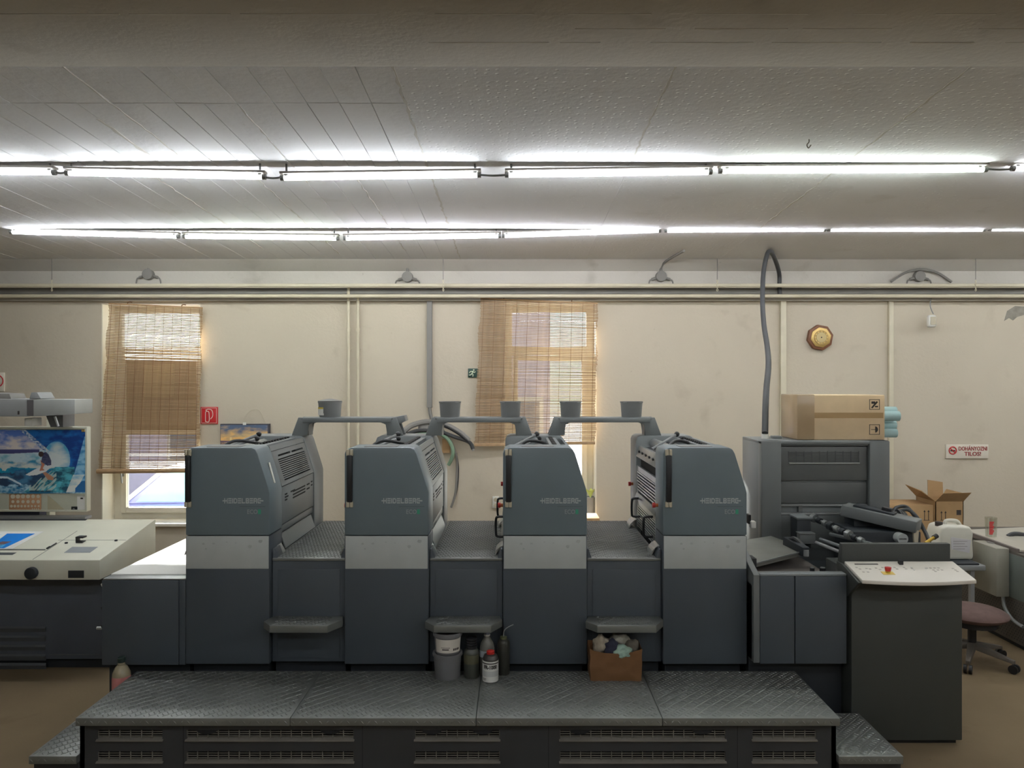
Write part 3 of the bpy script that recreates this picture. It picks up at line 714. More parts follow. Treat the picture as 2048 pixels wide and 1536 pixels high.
def profile(x, e=0.0, top=1.402, bot=.345):
    return [(x + e, bot), (x + e, top - .03), (x + e + .008, top - .010), (x + e + .03, top), (x + .322 - e, top), (x + .340 - e, top - .008),
            (x + .352 - e, top - .03), (x + UW - .006 - e, 1.205), (x + UW - e, 1.18), (x + UW - e, bot)]
def logo(x, Y, z, w, h):
    mb = MB(); n = 10; cw = w / (n + .75); g = cw * .16; t_ = h * .21
    def r(a, b, c, d, ox): mb.box(ox + a*(cw-g), ox + b*(cw-g), Y - .0012, Y, z + c*h, z + d*h)
    th = .22; v = .24
    L = {'H': [(0, v, 0, 1), (1-v, 1, 0, 1), (0, 1, .39, .61)], 'E': [(0, 1, 0, th), (0, 1, .39, .61), (0, 1, 1-th, 1)], 'I': [(0, .28, 0, 1)],
         'D': [(0, v, 0, 1), (0, .8, 0, th), (0, .8, 1-th, 1), (1-v, 1, .14, .86)], 'L': [(0, v, 0, 1), (0, 1, 0, th)],
         'B': [(0, v, 0, 1), (0, .9, 0, th), (0, .9, .39, .61), (0, .9, 1-th, 1), (1-v, 1, .08, .44), (1-v, 1, .56, .92)],
         'R': [(0, v, 0, 1), (0, .9, .36, .56), (0, .9, 1-th, 1), (1-v, 1, .5, .92), (1-v, 1, 0, .4)],
         'G': [(0, v, .14, .86), (.1, .95, 0, th), (.1, .95, 1-th, 1), (.45, 1.7, .39, .61)]}
    ox = x + cw*.5
    for ch in 'HEIDELBERG':
        for q in L[ch]: r(*q, ox)
        ox += cw * (.40 if ch == 'I' else 1.0)
    mb.box(x + cw*.05, x + cw*.6, Y - .0012, Y, z + .39*h, z + .61*h)
    return mb

def make_unit():
    x = UX[0]
    t = thing('printing_unit', '', 'printing unit', (x, PF, 0), 'printing units of the press')
    P = profile(x)
    MB().prism([(x, .974)] + P[1:-1] + [(x + UW, .974)], PF, PF + .20, 'y').build('front_cover', M_PANEL, t, bevel=.006)
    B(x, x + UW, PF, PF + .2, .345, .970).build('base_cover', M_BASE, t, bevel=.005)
    b = B(x + .004, x + UW - .004, PF - .0025, PF + .004, .811, .971).build('pale_band', M_BAND, t, bevel=.002)
    # worn dark blotches on the band
    mb = MB()
    for k in range(7):
        rb = random.uniform(.004, .013)
        cx, cz = x + random.uniform(.02, .38), .95 - abs(random.gauss(0, .025)); pts = []
        for a in range(9): rr = rb * random.uniform(.75, 1.2); pts.append((cx + rr*math.cos(a*.698), cz + .7*rr*math.sin(a*.698)))
        mb.prism(pts, PF - .0029, PF - .0023, 'y')
    mb.build('worn_patch', mat('worn_band', S(164, 168, 166), .5), b)
    MB().prism(P, PF + .82, PB, 'y').build('rear_cover', M_PANEL2, t, bevel=.006)
    MB().prism([(x + .03, .30), (x + .03, 1.30), (x + .31, 1.30), (x + UW - .045, 1.16), (x + UW - .045, .30)], PF + .19, PF + .83, 'y').build('core', M_DARK, t)
    B(x + .02, x + UW - .02, PF + .05, PB - .02, 0, .346).build('plinth', M_PLINTH, t)
    ya, yb = PF + .205, PF + .815
    # right side: sloping vent panel, upper strips and slats
    T0 = Vector((x + .340, 0, 1.392)); T1 = Vector((x + UW - .003, 0, 1.185)); dn = Vector((T1.x - T0.x, 0, T1.z - T0.z)); nrm = Vector((dn.z, 0, -dn.x)).normalized() * .012
    if nrm.x > 0: nrm = -nrm
    def strip(a, b, name, parent, m, y0=ya, y1=yb):
        p0 = T0 + dn*a; p1 = T0 + dn*b; p2 = p1 + nrm; p3 = p0 + nrm
        return MB().prism([(p.x, p.z) for p in (p0, p1, p2, p3)], y0, y1, 'y').build(name, m, parent)
    vp = strip(.0, .13, 'vent_panel', t, M_PANEL2)
    strip(.145, .255, 'panel_strip', vp, M_PANEL2)
    strip(.255, .30, 'panel_strip', vp, M_PANEL2, ya, ya + .09); strip(.255, .30, 'panel_strip', vp, M_PANEL2, ya + .30, ya + .33); strip(.255, .30, 'panel_strip', vp, M_PANEL2, yb - .06, yb)
    strip(.30, .36, 'panel_strip', vp, M_PANEL2)
    for k in range(10):
        a = .39 + k*.05; strip(a, a + .027, 'slat', vp, M_PANEL2)
    strip(.36, .92, 'panel_strip', vp, M_PANEL2, ya, ya + .07); strip(.36, .92, 'panel_strip', vp, M_PANEL2, yb - .05, yb)
    strip(.90, 1.0, 'panel_strip', vp, M_PANEL2)
    # right side: upright panel with small slots
    xr = x + UW - .006
    up = B(xr - .012, xr, ya, yb, .985, 1.18).build('side_panel', M_PANEL2, t, bevel=.002)
    for (a, b, zz) in ((.06, .10, 1.13), (.06, .12, 1.115), (.06, .10, 1.10), (.16, .24, 1.13), (.20, .44, 1.125), (.20, .44, 1.108), (.20, .44, 1.091), (.47, .53, 1.125), (.47, .53, 1.10), (.56, .59, 1.13), (.56, .59, 1.11)):
        B(xr - .004, xr + .0006, ya + a, ya + b, zz, zz + .008).build('slot', M_DARK, up)
    B(xr - .02, xr - .004, ya, yb, .945, .98).build('guard_rail', M_PANEL2, t, bevel=.003)
    MB().prism([(xr - .014, .935), (xr + .012, .860), (xr + .017, .862), (xr - .009, .938)], ya + .02, yb - .02, 'y').build('guard_plate', M_PANEL2, t)
    MB().cyl((xr - .06, ya, .925), (xr - .06, yb, .925), .03, n=16).build('roller', M_GREY, t, smooth=True)
    MB().prism([(xr, .856), (xr + .03, .856), (xr + .006, .90), (xr, .90)], ya - .09, ya - .02, 'y').build('corner_guard', M_SILVER, t, bevel=.002)
    # left side: bright service side
    xl = x
    g = MB().prism([(xl + .0, 1.28), (xl + .045, 1.27), (xl + .07, 1.33), (xl + .02, 1.345)], ya - .01, yb + .01, 'y').build('washup_bar', M_SILVER, t, bevel=.003)
    for k in range(5): MB().cyl((xl + .008, ya + .08 + k*.11, 1.317), (xl - .001, ya + .08 + k*.11, 1.314), .007, n=8).build('bolt', M_DARK, g)
    u = B(xl + .008, xl + .02, ya, yb, 1.195, 1.225).build('upper_guard', M_SILVER, t)
    for k in range(7): MB().prism([(xl + .006, 1.185 - k*.017), (xl + .024, 1.180 - k*.017), (xl + .024, 1.186 - k*.017), (xl + .006, 1.194 - k*.017)], ya + .02, yb - .02, 'y').build('slat', M_SILVER, u)
    B(xl + .004, xl + .022, ya, ya + .02, 1.07, 1.225).build('guard_end', M_SILVER, u); B(xl + .004, xl + .022, yb - .02, yb, 1.07, 1.225).build('guard_end', M_SILVER, u)
    MB().prism([(xl - .008, 1.035), (xl + .03, 1.03), (xl + .03, 1.065), (xl + .004, 1.07)], ya - .005, yb + .005, 'y').build('cross_bar', M_SILVER, t, bevel=.003)
    lo = B(xl + .008, xl + .02, ya, yb, .995, 1.028).build('lower_guard', M_SILVER, t)
    for k in range(9): MB().prism([(xl + .006, .985 - k*.0145), (xl + .022, .981 - k*.0145), (xl + .022, .986 - k*.0145), (xl + .006, .993 - k*.0145)], ya + .02, yb - .02, 'y').build('slat', M_SILVER, lo)
    B(xl + .004, xl + .022, ya, ya + .02, .86, 1.028).build('guard_end', M_SILVER, lo); B(xl + .004, xl + .022, yb - .02, yb, .86, 1.028).build('guard_end', M_SILVER, lo)
    mb = MB(); pts = []
    for k in range(7): a = k*math.pi/12; pts.append((xl + .002 - .045*math.sin(a), .905 - .045*(1 - math.cos(a)) - .004))
    pts2 = [(p[0] + .006, p[1] + .006) for p in pts[::-1]]
    for y0_, y1_ in ((ya - .12, ya), (yb - .02, yb + .10)): MB().prism(pts + pts2, y0_, y1_, 'y').build('kick_plate', M_SILVER, t)
    for yy, zz in ((ya + .10, .965), (ya + .50, 1.0)):
        MB().tube([(xl + .006, yy, zz + .045), (xl - .03, yy, zz + .045), (xl - .042, yy, zz + .03), (xl - .042, yy, zz - .045), (xl - .03, yy, zz - .06), (xl + .006, yy, zz - .06)], .0065, 8, 4).build('grip_handle', M_BLACK, t, smooth=True)
    for yy in (PF + .13, PB - .10):
        k_ = MB().cyl((xl + .002, yy, 1.10), (xl - .016, yy, 1.10), .009, n=10).build('knob', M_ORANGE, t, smooth=True)
        MB().cyl((xl - .014, yy, 1.10), (xl - .028, yy, 1.10), .013, n=12).build('knob_cap', M_RED, k_, smooth=True)
    # top: ink fountain, rollers, levers
    f = B(x + .05, x + .30, ya, yb, 1.30, 1.335).build('ink_fountain', mat('inked_metal', S(70, 72, 72), .4, .4), t)
    MB().cyl((x + .11, ya, 1.355), (x + .11, yb, 1.355), .030, n=16).build('ink_roller', M_SILVER, f, smooth=True)
    MB().cyl((x + .20, ya, 1.345), (x + .20, yb, 1.345), .024, n=16).build('ink_roller', M_BLACK, f, smooth=True)
    B(x + .24, x + .30, ya, yb, 1.335, 1.392).build('fountain_blade', M_PANEL2, f, bevel=.003)
    for k in range(12): B(x + .255, x + .275, ya + .03 + k*.047, ya + .05 + k*.047, 1.392, 1.402).build('ink_key', M_BLACK, f)
    for (y0, x0, x1_, z1) in ((PF + .40, .02, .18, 1.432), (PF + .34, .05, .19, 1.412)):
        l = MB().cyl((x + x0, y0, 1.36), (x + x1_, y0 + .12, z1), .007, n=8).build('lever', M_GREY, t, smooth=True)
        MB().ball((x + x1_, y0 + .12, z1), .015).build('lever_knob', M_BLACK, l, smooth=True)
    MB().tube([(x + .06, PF + .24, 1.36), (x + .12, PF + .3, 1.41), (x + .2, PF + .36, 1.40), (x + .24, PF + .5, 1.37)], .009, 8).build('hose', M_BLACK, t, smooth=True)
    B(x + .09, x + .25, PF + .03, PF + .12, 1.4015, 1.4045).build('top_label', mat('top_flap', S(96, 100, 102), .35), t, bevel=.001)
    # door handle strip
    h = B(x + .014, x + .040, PF - .016, PF, 1.137, 1.366).build('handle_strip', M_BLACK, t, bevel=.004)
    for z0, z1 in ((1.362, 1.394), (1.112, 1.140)):
        br = B(x + .010, x + .026, PF - .012, PF, z0, z1).build('bracket', M_BEIGE, h, bevel=.003)
        B(x + .028, x + .043, PF - .012, PF, z0, z1).build('bracket', M_BEIGE, h, bevel=.003)
    logo(x + .180, PF + .0, 1.130, .208, .0255).build('lettering', M_LOGO, t)
    B(x + .265, x + .39, PF - .0006, PF, 1.1135, 1.1165).build('fine_print_line', mat('dim_print', S(88, 99, 104), .5), t)
    text_mb('ECO', x + .300, PF + .0002, 1.079, .030, .0008, bold=.0002, width=.050).build('lettering', mat('grey_lettering', S(146, 152, 152), .5), t)
    B(x + .354, x + .368, PF - .001, PF, 1.078, 1.101).build('green_badge', M_GREEN, t)
    return t

unit0 = make_unit()
ulab = ['leftmost printing unit, beside the sheet table and left window', 'second printing unit from left, below the hose bundle', 'third printing unit from left, in front of the middle window',
        'rightmost printing unit, with bright slatted side and grip handles']
units = [unit0] + [copy_tree(unit0) for _ in range(3)]
for u, xx, l in zip(units, UX, ulab):
    u.location = (xx, PF, 0); u['label'] = l; ORIG[u] = Vector((xx, PF, 0))
for ch in units[0].children:
    if ch.name.startswith('handle_strip'): ch.location.x -= .012
st = MB().hexa([(UX[0] + .372, PF + .095, 1.318), (UX[0] + .372, PF + .115, 1.318), (UX[0] + .400, PF + .115, 1.215), (UX[0] + .400, PF + .095, 1.215)],
               [(UX[0] + .375, PF + .095, 1.319), (UX[0] + .375, PF + .115, 1.319), (UX[0] + .403, PF + .115, 1.216), (UX[0] + .403, PF + .095, 1.216)]).build('label_strip', M_WHITE, units[0])

# low decks with tread plate between the units, each with a step
dl = ['between first and second printing units, nothing under its step', 'between second and third printing units, above the bottles', 'between third and fourth printing units, above the rag bag']
for i in range(3):
    x0 = UX[i] + UW; x1 = UX[i+1]; xm = (x0+x1)/2
    t = thing('walkway_deck', 'tread deck with step ' + dl[i], 'deck', (xm, PF, 0), 'decks between the printing units')
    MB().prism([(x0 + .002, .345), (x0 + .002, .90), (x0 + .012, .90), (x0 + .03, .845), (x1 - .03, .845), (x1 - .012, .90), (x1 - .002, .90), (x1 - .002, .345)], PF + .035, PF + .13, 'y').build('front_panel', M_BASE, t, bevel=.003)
    B(x0 + .002, x1 - .002, PF + .1, PB, .345, .84).build('body', M_PANEL, t)
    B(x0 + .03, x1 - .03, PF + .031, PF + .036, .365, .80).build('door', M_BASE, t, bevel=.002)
    B(x0 + .01, x1 - .01, PF + .07, PB - .04, 0, .346).build('plinth', M_PLINTH, t)
    pl = B(x0 + .004, x1 - .004, PF + .028, PB, .842, .856).build('tread_plate', M_TREAD, t, bevel=.003)
    lozenges(x0 + .01, x1 - .01, PF + .035, PB - .01, .856, .026, .010, .0036).build('tread_studs', M_TREAD, pl, kind='stuff')
    # folding step
    sx0, sx1 = x0 - .012, x1 - .004
    pts = [(sx0 + .02, PF + .03), (sx1 - .01, PF + .03), (sx1, PF - .025), (sx1 - .05, PF - .115), (sx0 + .05, PF - .115), (sx0, PF - .05), ]
    s = MB().prism(pts, .536, .571, 'z').build('step', M_TREAD, t, bevel=.003)
    lozenges(sx0 + .05, sx1 - .05, PF - .11, PF + .02, .571, .026, .010, .0036).build('tread_studs', M_TREAD, s, kind='stuff')
    for xx in (sx0 + .09, sx1 - .08):
        b = B(xx - .012, xx + .012, PF + .01, PF + .034, .505, .536).build('step_bracket', M_GREY, t, bevel=.002)
        MB().cyl((xx, PF + .008, .520), (xx, PF + .011, .520), .006, n=10).build('bolt', M_DARK, b)

# sheet table at the left end of the press
x0, x1 = X(203, PF), UX[0]
t = thing('sheet_table', 'low dark end table of the press with a bright white sheet', 'press table', (x0, PF, 0))
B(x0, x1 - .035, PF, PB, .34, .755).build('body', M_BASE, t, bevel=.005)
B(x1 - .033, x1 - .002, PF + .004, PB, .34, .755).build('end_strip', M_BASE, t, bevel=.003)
B(x0 + .012, x1, PF + .05, PB - .03, 0, .345).build('plinth', M_PLINTH, t)
B(x0 + .005, x1 - .002, PF + .004, PB, .756, .762).build('table_plate', M_SILVER, t, bevel=.001)
for zz, nm in ((.715, 'clip'), (.60, 'latch'), (.51, 'latch')):
    MB().prism([(x0, zz - .03), (x0 - .022, zz + .012), (x0 - .012, zz + .02), (x0, zz + .02)], PF + .03, PF + .06, 'y').build(nm, M_WHITE if nm == 'clip' else M_BLACK, t, bevel=.002)
MB().cyl((x0 - .05, PF + .05, .505), (x0, PF + .05, .505), .008, n=8).build('pin', M_SILVER, t)
B(x0 + .01, x1 - .006, PF + .07, PB - .02, .7625, .768).build('paper_sheet', mat('white_paper', S(244, 244, 240), .6, 0, .01), label='white paper sheets lying on the left end table', cat='paper')

# bucket rails across the tops
def rail(xa, xb, cap, label):
    Yr = 4.55
    xa, xb = X(xa, Yr), X(xb, Yr); zt = Z(834, Yr); zb = Z(843, Yr); zf = 1.4025
    t = thing('bucket_rail', label, 'rail', ((xa+xb)/2, Yr, zf), 'rails across the press units')
    B(xa + .02, xb - .02, Yr - .07, Yr + .07, zt - .012, zt).build('shelf', M_PANEL2, t, bevel=.003)
    B(xa + .03, xb - .03, Yr - .072, Yr - .06, zb - .002, zt - .004).build('shelf_lip', M_PANEL2, t, bevel=.002)
    for s_, xx in ((1, xa), (-1, xb)):
        MB().prism([(xx, zt), (xx + s_*.10, zt), (xx + s_*.10, zb), (xx + s_*.065, zb - .015), (xx + s_*.055, zf), (xx - s_*.04, zf)], Yr - .06, Yr - .045, 'y').build('post', M_PANEL2, t, bevel=.003)
        MB().prism([(xx, zt), (xx + s_*.10, zt), (xx + s_*.10, zb), (xx + s_*.065, zb - .015), (xx + s_*.055, zf), (xx - s_*.04, zf)], Yr + .045, Yr + .06, 'y').build('post', M_PANEL2, t, bevel=.003)
        B(min(xx + s_*.052, xx + s_*.060), max(xx + s_*.052, xx + s_*.060), Yr - .046, Yr + .046, zf, zb - .01).build('post_web', M_PANEL2, t)
    if cap:
        MB().prism([(xb - .02, zt), (xb + .045, zt + .012), (xb + .055, zt - .02), (xb, zb - .02)], Yr - .055, Yr + .055, 'y').build('end_bracket', M_PANEL2, t, bevel=.003)
rail(602, 796, True, 'rail from first to second unit, carrying one labelled bucket')
rail(866, 1051, False, 'rail from second to third unit, carrying two buckets')
rail(1109, 1306, False, 'rail from third to fourth unit, carrying two buckets')

def bucket(px, w, label, lab=False, lid=False, rim=0.0):
    Yr = 4.55; c = (X(px, Yr), Yr, Z(834, Yr) + .0006); r = w/2*Yr/F; h = .094
    t = thing('ink_bucket', label, 'bucket', c, 'grey buckets on the rails')
    MB().lathe([(r*.86, 0), (r*.88, .002), (r*.97, h*.9), (r, h*.9), (r*1.02, h), (r*.95, h), (r*.93, h*.85)] , c, 28).build('body', M_BUCKET, t, smooth=True)
    if lid:
        MB().lathe([(r*1.0, h), (r*1.0, h + .004), (r*.5, h + .012), (r*.2, h + .016)], c, 24).build('lid', mat('bucket_lid', S(104, 104, 102), .5), t, smooth=True)
    else:
        MB().tube([(c[0] - r, c[1], c[2] + h*.9), (c[0] - r*.6, c[1] - r*.8, c[2] + h*.95), (c[0] + r*.6, c[1] - r*.8, c[2] + h*.95), (c[0] + r, c[1], c[2] + h*.9)], .002, 5).build('bail', M_SILVER, t)
    if lab:
        mb = MB(); k0 = 8
        a0, a1 = math.radians(195), math.radians(250); vs = []
        for j in range(9):
            a = a0 + (a1-a0)*j/8
            for zz in (.012, .060): vs.append((c[0] + r*.985*math.cos(a), c[1] + r*.985*math.sin(a), c[2] + zz)); 
        for j in range(9):
            a = a0 + (a1-a0)*j/8
            for zz in (.012, .060): vs.append((c[0] + r*.90*math.cos(a), c[1] + r*.90*math.sin(a), c[2] + zz))
        fs = []
        for j in range(8): fs += [(2*j, 2*j+2, 2*j+3, 2*j+1), (18+2*j, 18+2*j+1, 18+2*j+3, 18+2*j+2)]
        mb.add(vs, fs); mb.build('paper_label', M_WHITE, t)
        mb = MB(); vs = []
        for j in range(9):
            a = a0 + (a1-a0)*j/8
            for zz in (.050, .060): vs.append((c[0] + r*.99*math.cos(a), c[1] + r*.99*math.sin(a), c[2] + zz))
        mb.add(vs, [(2*j, 2*j+2, 2*j+3, 2*j+1) for j in range(8)]); mb.build('yellow_stripe', mat('label_yellow', S(220, 196, 80), .6), t)
bucket(660, 47, 'bucket with white and yellow paper label, on the left rail', True, True)
bucket(900, 44, 'left bucket of the two on the middle rail')
bucket(1021, 42, 'right bucket of the two on the middle rail')
bucket(1141, 43, 'left bucket of the two on the right rail')
bucket(1263, 45, 'right bucket of the two on the right rail')

# ------------------------------------------------------------------ delivery end with machinery, cabinet and console
x0, x1 = UX[3] + UW + .008, 1.584; DY = 3.58
t = thing('delivery_end', 'dark low delivery end of the press with open tray and transport arms', 'press delivery', (x0, PF, 0))
xs = X(1590, DY)
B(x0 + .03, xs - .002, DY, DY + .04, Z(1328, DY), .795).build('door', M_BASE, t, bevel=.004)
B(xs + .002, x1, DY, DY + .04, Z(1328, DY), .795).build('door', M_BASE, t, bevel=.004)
B(x0, 1.592, DY + .03, 4.29, .38, .745).build('body', M_PANEL3, t)
B(x0, 1.592, DY + .08, 4.28, 0, .381).build('plinth', M_PLINTH, t)
B(1.593, 2.25, 3.91, 4.28, 0, .705).build('plinth', M_PLINTH, t)
B(x0 + .03, x1, DY, DY + .055, .795, .806).build('front_rim', M_PANEL2, t, bevel=.003)
MB().prism([(DY + .004, .80), (DY + .06, .82), (DY + .20, .875), (DY + .40, .88), (DY + .40, .38), (DY + .004, .38)], x0, x0 + .03, 'x').build('side_rim', M_PANEL3, t, bevel=.003)
B(x0 + .03, x0 + .085, PF + .14, PF + .22, .745, .828).build('tray_block', M_BLACK, t, bevel=.003)
# tilted tray plates
MB().hexa([(x0 + .06, PF + .16, .772), (1.55, PF + .30, .815), (1.46, PF + .62, .83), (x0 + .02, PF + .55, .80)],
          [(x0 + .06, PF + .16, .795), (1.55, PF + .30, .836), (1.46, PF + .62, .845), (x0 + .02, PF + .55, .815)]).build('tilted_tray', mat('tray_metal', S(124, 124, 118), .5, .3, .12), t)
MB().bar((x0 + .06, PF + .155, .795), (1.55, PF + .295, .837), .006, .006).build('tray_edge', M_SILVER, t)
B(x0 + .06, 1.58, DY + .05, PF + .62, .745, .752).build('tray_floor', mat('tray_floor', S(96, 90, 86), .6), t)
for xx, r in ((1626, .012), (1647, .015)):
    k_ = MB().cyl((X(xx, PF + .09), PF + .10, .752), (X(xx, PF + .09), PF + .10, .79), r, n=14).build('knob', M_BLACK, t, smooth=True)
    MB().cyl((X(xx, PF + .09), PF + .10, .79), (X(xx, PF + .09), PF + .10, .7935), r*.8, n=14).build('knob_cap', M_SILVER, k_, smooth=True)
# motor tower
Ym = 4.12
mt = B(X(1594, Ym), X(1622, Ym), Ym, Ym + .1, .80, Z(1037, Ym)).build('motor_block', M_PLINTH, t, bevel=.004)
B(X(1593, Ym), X(1623, Ym), Ym - .01, Ym + .11, Z(1038, Ym), Z(1035, Ym)).build('motor_cap', M_PANEL2, mt)
B(X(1600, Ym - .05), X(1631, Ym - .05), Ym - .05, Ym, Z(1084, Ym), Z(1063, Ym)).build('gear_box', M_PANEL3, t, bevel=.004)
B(X(1600, Ym - .06), X(1631, Ym - .06), Ym - .06, Ym, Z(1064, Ym), Z(1062.5, Ym)).build('gear_cap', M_SILVER, t)
# spindles and shafts running to the right front
P0 = Vector((X(1617, 4.25), 4.25, Z(1031, 4.25))); P1 = Vector((X(1735, 3.85), 3.85, Z(1087, 3.85)))
sh = MB().cyl(P0, P1, .008, n=10).build('drive_shaft', M_PANEL3, t, smooth=True)
for k in range(9):
    p = P0.lerp(P1, .1 + .1*k); d = (P1 - P0).normalized()*.012
    MB().cyl(p - d, p + d, .017 if k % 3 else .024, n=12).build('collar', M_PLINTH if k % 2 else M_SILVER, sh, smooth=True)
for k, (a, b) in enumerate((((1640, 4.1, 1078), (1735, 3.8, 1112)), ((1632, 4.05, 1085), (1700, 3.8, 1112)), ((1660, 4.15, 1068), (1760, 3.85, 1092)))):
    MB().cyl((X(a[0], a[1]), a[1], Z(a[2], a[1])), (X(b[0], b[1]), b[1], Z(b[2], b[1])), .009, n=10).build('guide_rod', M_PANEL2 if k != 1 else M_GREY, t, smooth=True)
# clamp with hoses over the tray
cl = MB().bar((X(1572, 4.1), 4.1, Z(1082, 4.1)), (X(1612, 3.9), 3.9, Z(1104, 3.9)), .04, .05).build('clamp_arm', M_PLINTH, t, bevel=.006)
MB().cyl((X(1612, 3.9), 3.9, Z(1100, 3.9)), (X(1612, 3.9), 3.9, Z(1112, 3.9)), .014, n=10).build('clamp_foot', M_GREY, cl, smooth=True)
MB().tube([(X(1572, 4.1), 4.1, Z(1084, 4.1)), (X(1585, 4.05), 4.02, Z(1075, 4.05)), (X(1605, 3.98), 3.96, Z(1092, 3.98)), (X(1618, 3.92), 3.92, Z(1100, 3.92))], .012).build('clamp_hose', M_HOSE, cl, smooth=True)
# big transport arm
A0 = Vector((X(1688, 4.22), 4.22, Z(1018, 4.22))); A1 = Vector((X(1838, 3.98), 3.98, Z(1052, 3.98)))
ar = MB().bar(A0, A1, .13, .062).build('transport_arm', M_PANEL3, t, bevel=.006)
d = (A1 - A0)
MB().bar(A0 + d*.15 + Vector((0, 0, .036)), A0 + d*.70 + Vector((0, 0, .036)), .07, .012).build('arm_cover', M_PLINTH, ar, bevel=.003)
MB().bar(A0 + d*.55 + Vector((0, .02, .050)), A0 + d*.68 + Vector((0, .02, .050)), .04, .02).build('sensor', M_BLACK, ar, bevel=.003)
B(X(1700, 4.05), X(1832, 4.05), 4.0, 4.25, .70, Z(1060, 4.05)).build('arm_base', M_PLINTH, t, bevel=.005)
B(X(1700, 4.2), X(1790, 4.2), 4.15, 4.28, .70, Z(1030, 4.2)).build('arm_pedestal', M_PLINTH, t, bevel=.005)
c = Vector((X(1806, 3.95), 3.95, Z(1078, 3.95)))
dsk = MB().cyl(c, c + Vector((0, .05, 0)), .028, n=24).build('badge_disc', M_BAND, t, smooth=True)
logo(c.x - .022, c.y - .0002, c.z - .003, .044, .006).build('lettering', M_INK, dsk)
MB().prism([(X(1829, 3.95), Z(1088, 3.95)), (X(1836, 3.95), Z(1088, 3.95)), (X(1838, 3.95), Z(1062, 3.95)), (X(1827, 3.95), Z(1062, 3.95))], 3.95, 3.965, 'y').build('bracket', M_BEIGE, t)
for k, off in enumerate((0, .02)):
    MB().tube([(X(1790, 4.15), 4.15 + off, Z(1028, 4.15)), (X(1800, 4.15), 4.17 + off, Z(1024 - 6*k, 4.15)), (X(1820, 4.15), 4.17 + off, Z(1021 - 5*k, 4.15)), (X(1838, 4.1), 4.12 + off, Z(1036, 4.1)), (X(1846, 4.1), 4.08, Z(1062, 4.1)), (X(1858, 4.0), 4.0, Z(1084, 4.0)), (X(1862, 4.0), 4.0, Z(1100, 4.0))], .010, 8).build('hose', M_HOSE, t, smooth=True)
for k in range(3):
    MB().tube([(X(1780 + 6*k, 4.2), 4.2, Z(1032, 4.2)), (X(1788 + 6*k, 4.2), 4.16, Z(1018 + 2*k, 4.2)), (X(1800 + 5*k, 4.15), 4.12, Z(1030 + 3*k, 4.15))], .007, 6).build('hose', M_BLACK, t, smooth=True)
B(X(1497, 4.0) , X(1502, 4.0), 4.0, 4.05, Z(1048, 4.0), Z(1030, 4.0)).build('switch_mount', M_BLACK, t)
B(X(1500, 4.0), X(1510, 4.0), 3.98, 4.02, Z(1055, 4.0), Z(1042, 4.0)).build('switch', M_WHITE, t, bevel=.003)

CYF, CYB = 4.30, 4.66
cx0, cx1, cz = X(1523, CYF), X(1780, CYF), 1.385
pL, pR = X(1563, CYF), X(1740, CYF)
t = thing('tall_cabinet', 'tall dark machine cabinet carrying the long carton', 'cabinet', (cx0, CYF, 0))
B(cx0, cx1, CYF + .05, CYB, 0, cz - .012).build('body', M_PANEL2, t, bevel=.003)
B(cx0, pL, CYF, CYF + .06, .35, cz).build('pillar', M_PANEL3, t, bevel=.006)
B(pR, cx1, CYF, CYF + .06, .35, cz).build('pillar', M_PANEL3, t, bevel=.006)
B(cx0, cx1, CYF + .005, CYB, cz - .02, cz).build('top', M_PANEL2, t, bevel=.004)
def cp(y0, y1, name, m, dep): return B(pL + .004, pR - .004, CYF + dep, CYF + .052, Z(y1, CYF), Z(y0, CYF)).build(name, m, t, bevel=.003)
cp(884, 892, 'head_strip', M_PANEL3, .012)
M_CABP = mat('cabinet_panel', S(100, 103, 102), .45)
up = cp(894, 962, 'upper_panel', M_CABP, .028)
gx0, gx1 = X(1580, CYF), X(1722, CYF)
for k in range(7):
    zz = Z(905 + k*3.1, CYF); B(gx0, gx1, CYF + .024, CYF + .030, zz - .003, zz).build('grille_bar', mat('grille_bar', S(84, 88, 88), .5), up)
for k in range(10):
    xx = gx0 + (gx1-gx0)*k/9; B(xx - .0015, xx + .0015, CYF + .025, CYF + .031, Z(926, CYF), Z(903, CYF)).build('grille_bar', MATS['grille_bar'], up)
B(gx0, gx1, CYF + .012, CYF + .03, Z(928, CYF), Z(926, CYF)).build('grille_ledge', M_BAND, up)
cp(966, 1008, 'lower_panel', M_CABP, .034)
for yy in (1010, 1027): cp(yy, yy + 4, 'cross_rail', M_GREY, .02)
B(X(1600, CYF), X(1608, CYF), CYF + .02, CYF + .05, Z(1026, CYF), Z(1012, CYF)).build('rail_block', M_PANEL3, t)
cp(1030, 1100, 'skirt_panel', M_PANEL3, .03)

# control console
Yc = 3.56; kx0, kx1 = X(1703, Yc), X(1925, Yc)
t = thing('control_console', 'dark control console with sloping white button panel', 'console', (kx0, Yc, 0))
B(kx0, kx1, Yc, Yc + .30, .02, .82).build('body', mat('console_paint', S(60, 63, 60), .5, 0, .05, 4, .08, 320), t, bevel=.006)
B(kx0 + .02, kx1 - .02, Yc + .02, Yc + .28, 0, .02).build('foot', M_BLACK, t)
bx0, bx1 = X(1683, 3.66), X(1900, 3.66)
MB().prism([(3.655, Z(1087, 3.66)), (3.69, Z(1087, 3.66)), (3.75, .60), (3.655, .60)], bx0, bx1, 'x').build('backboard', MATS['console_paint'], t, bevel=.005)
MB().prism([(3.46, .795), (3.64, .84), (3.70, .84), (3.70, .66), (3.58, .70)], kx0 - .012, kx0 + .004, 'x').build('cheek', MATS['console_paint'], t, bevel=.002)
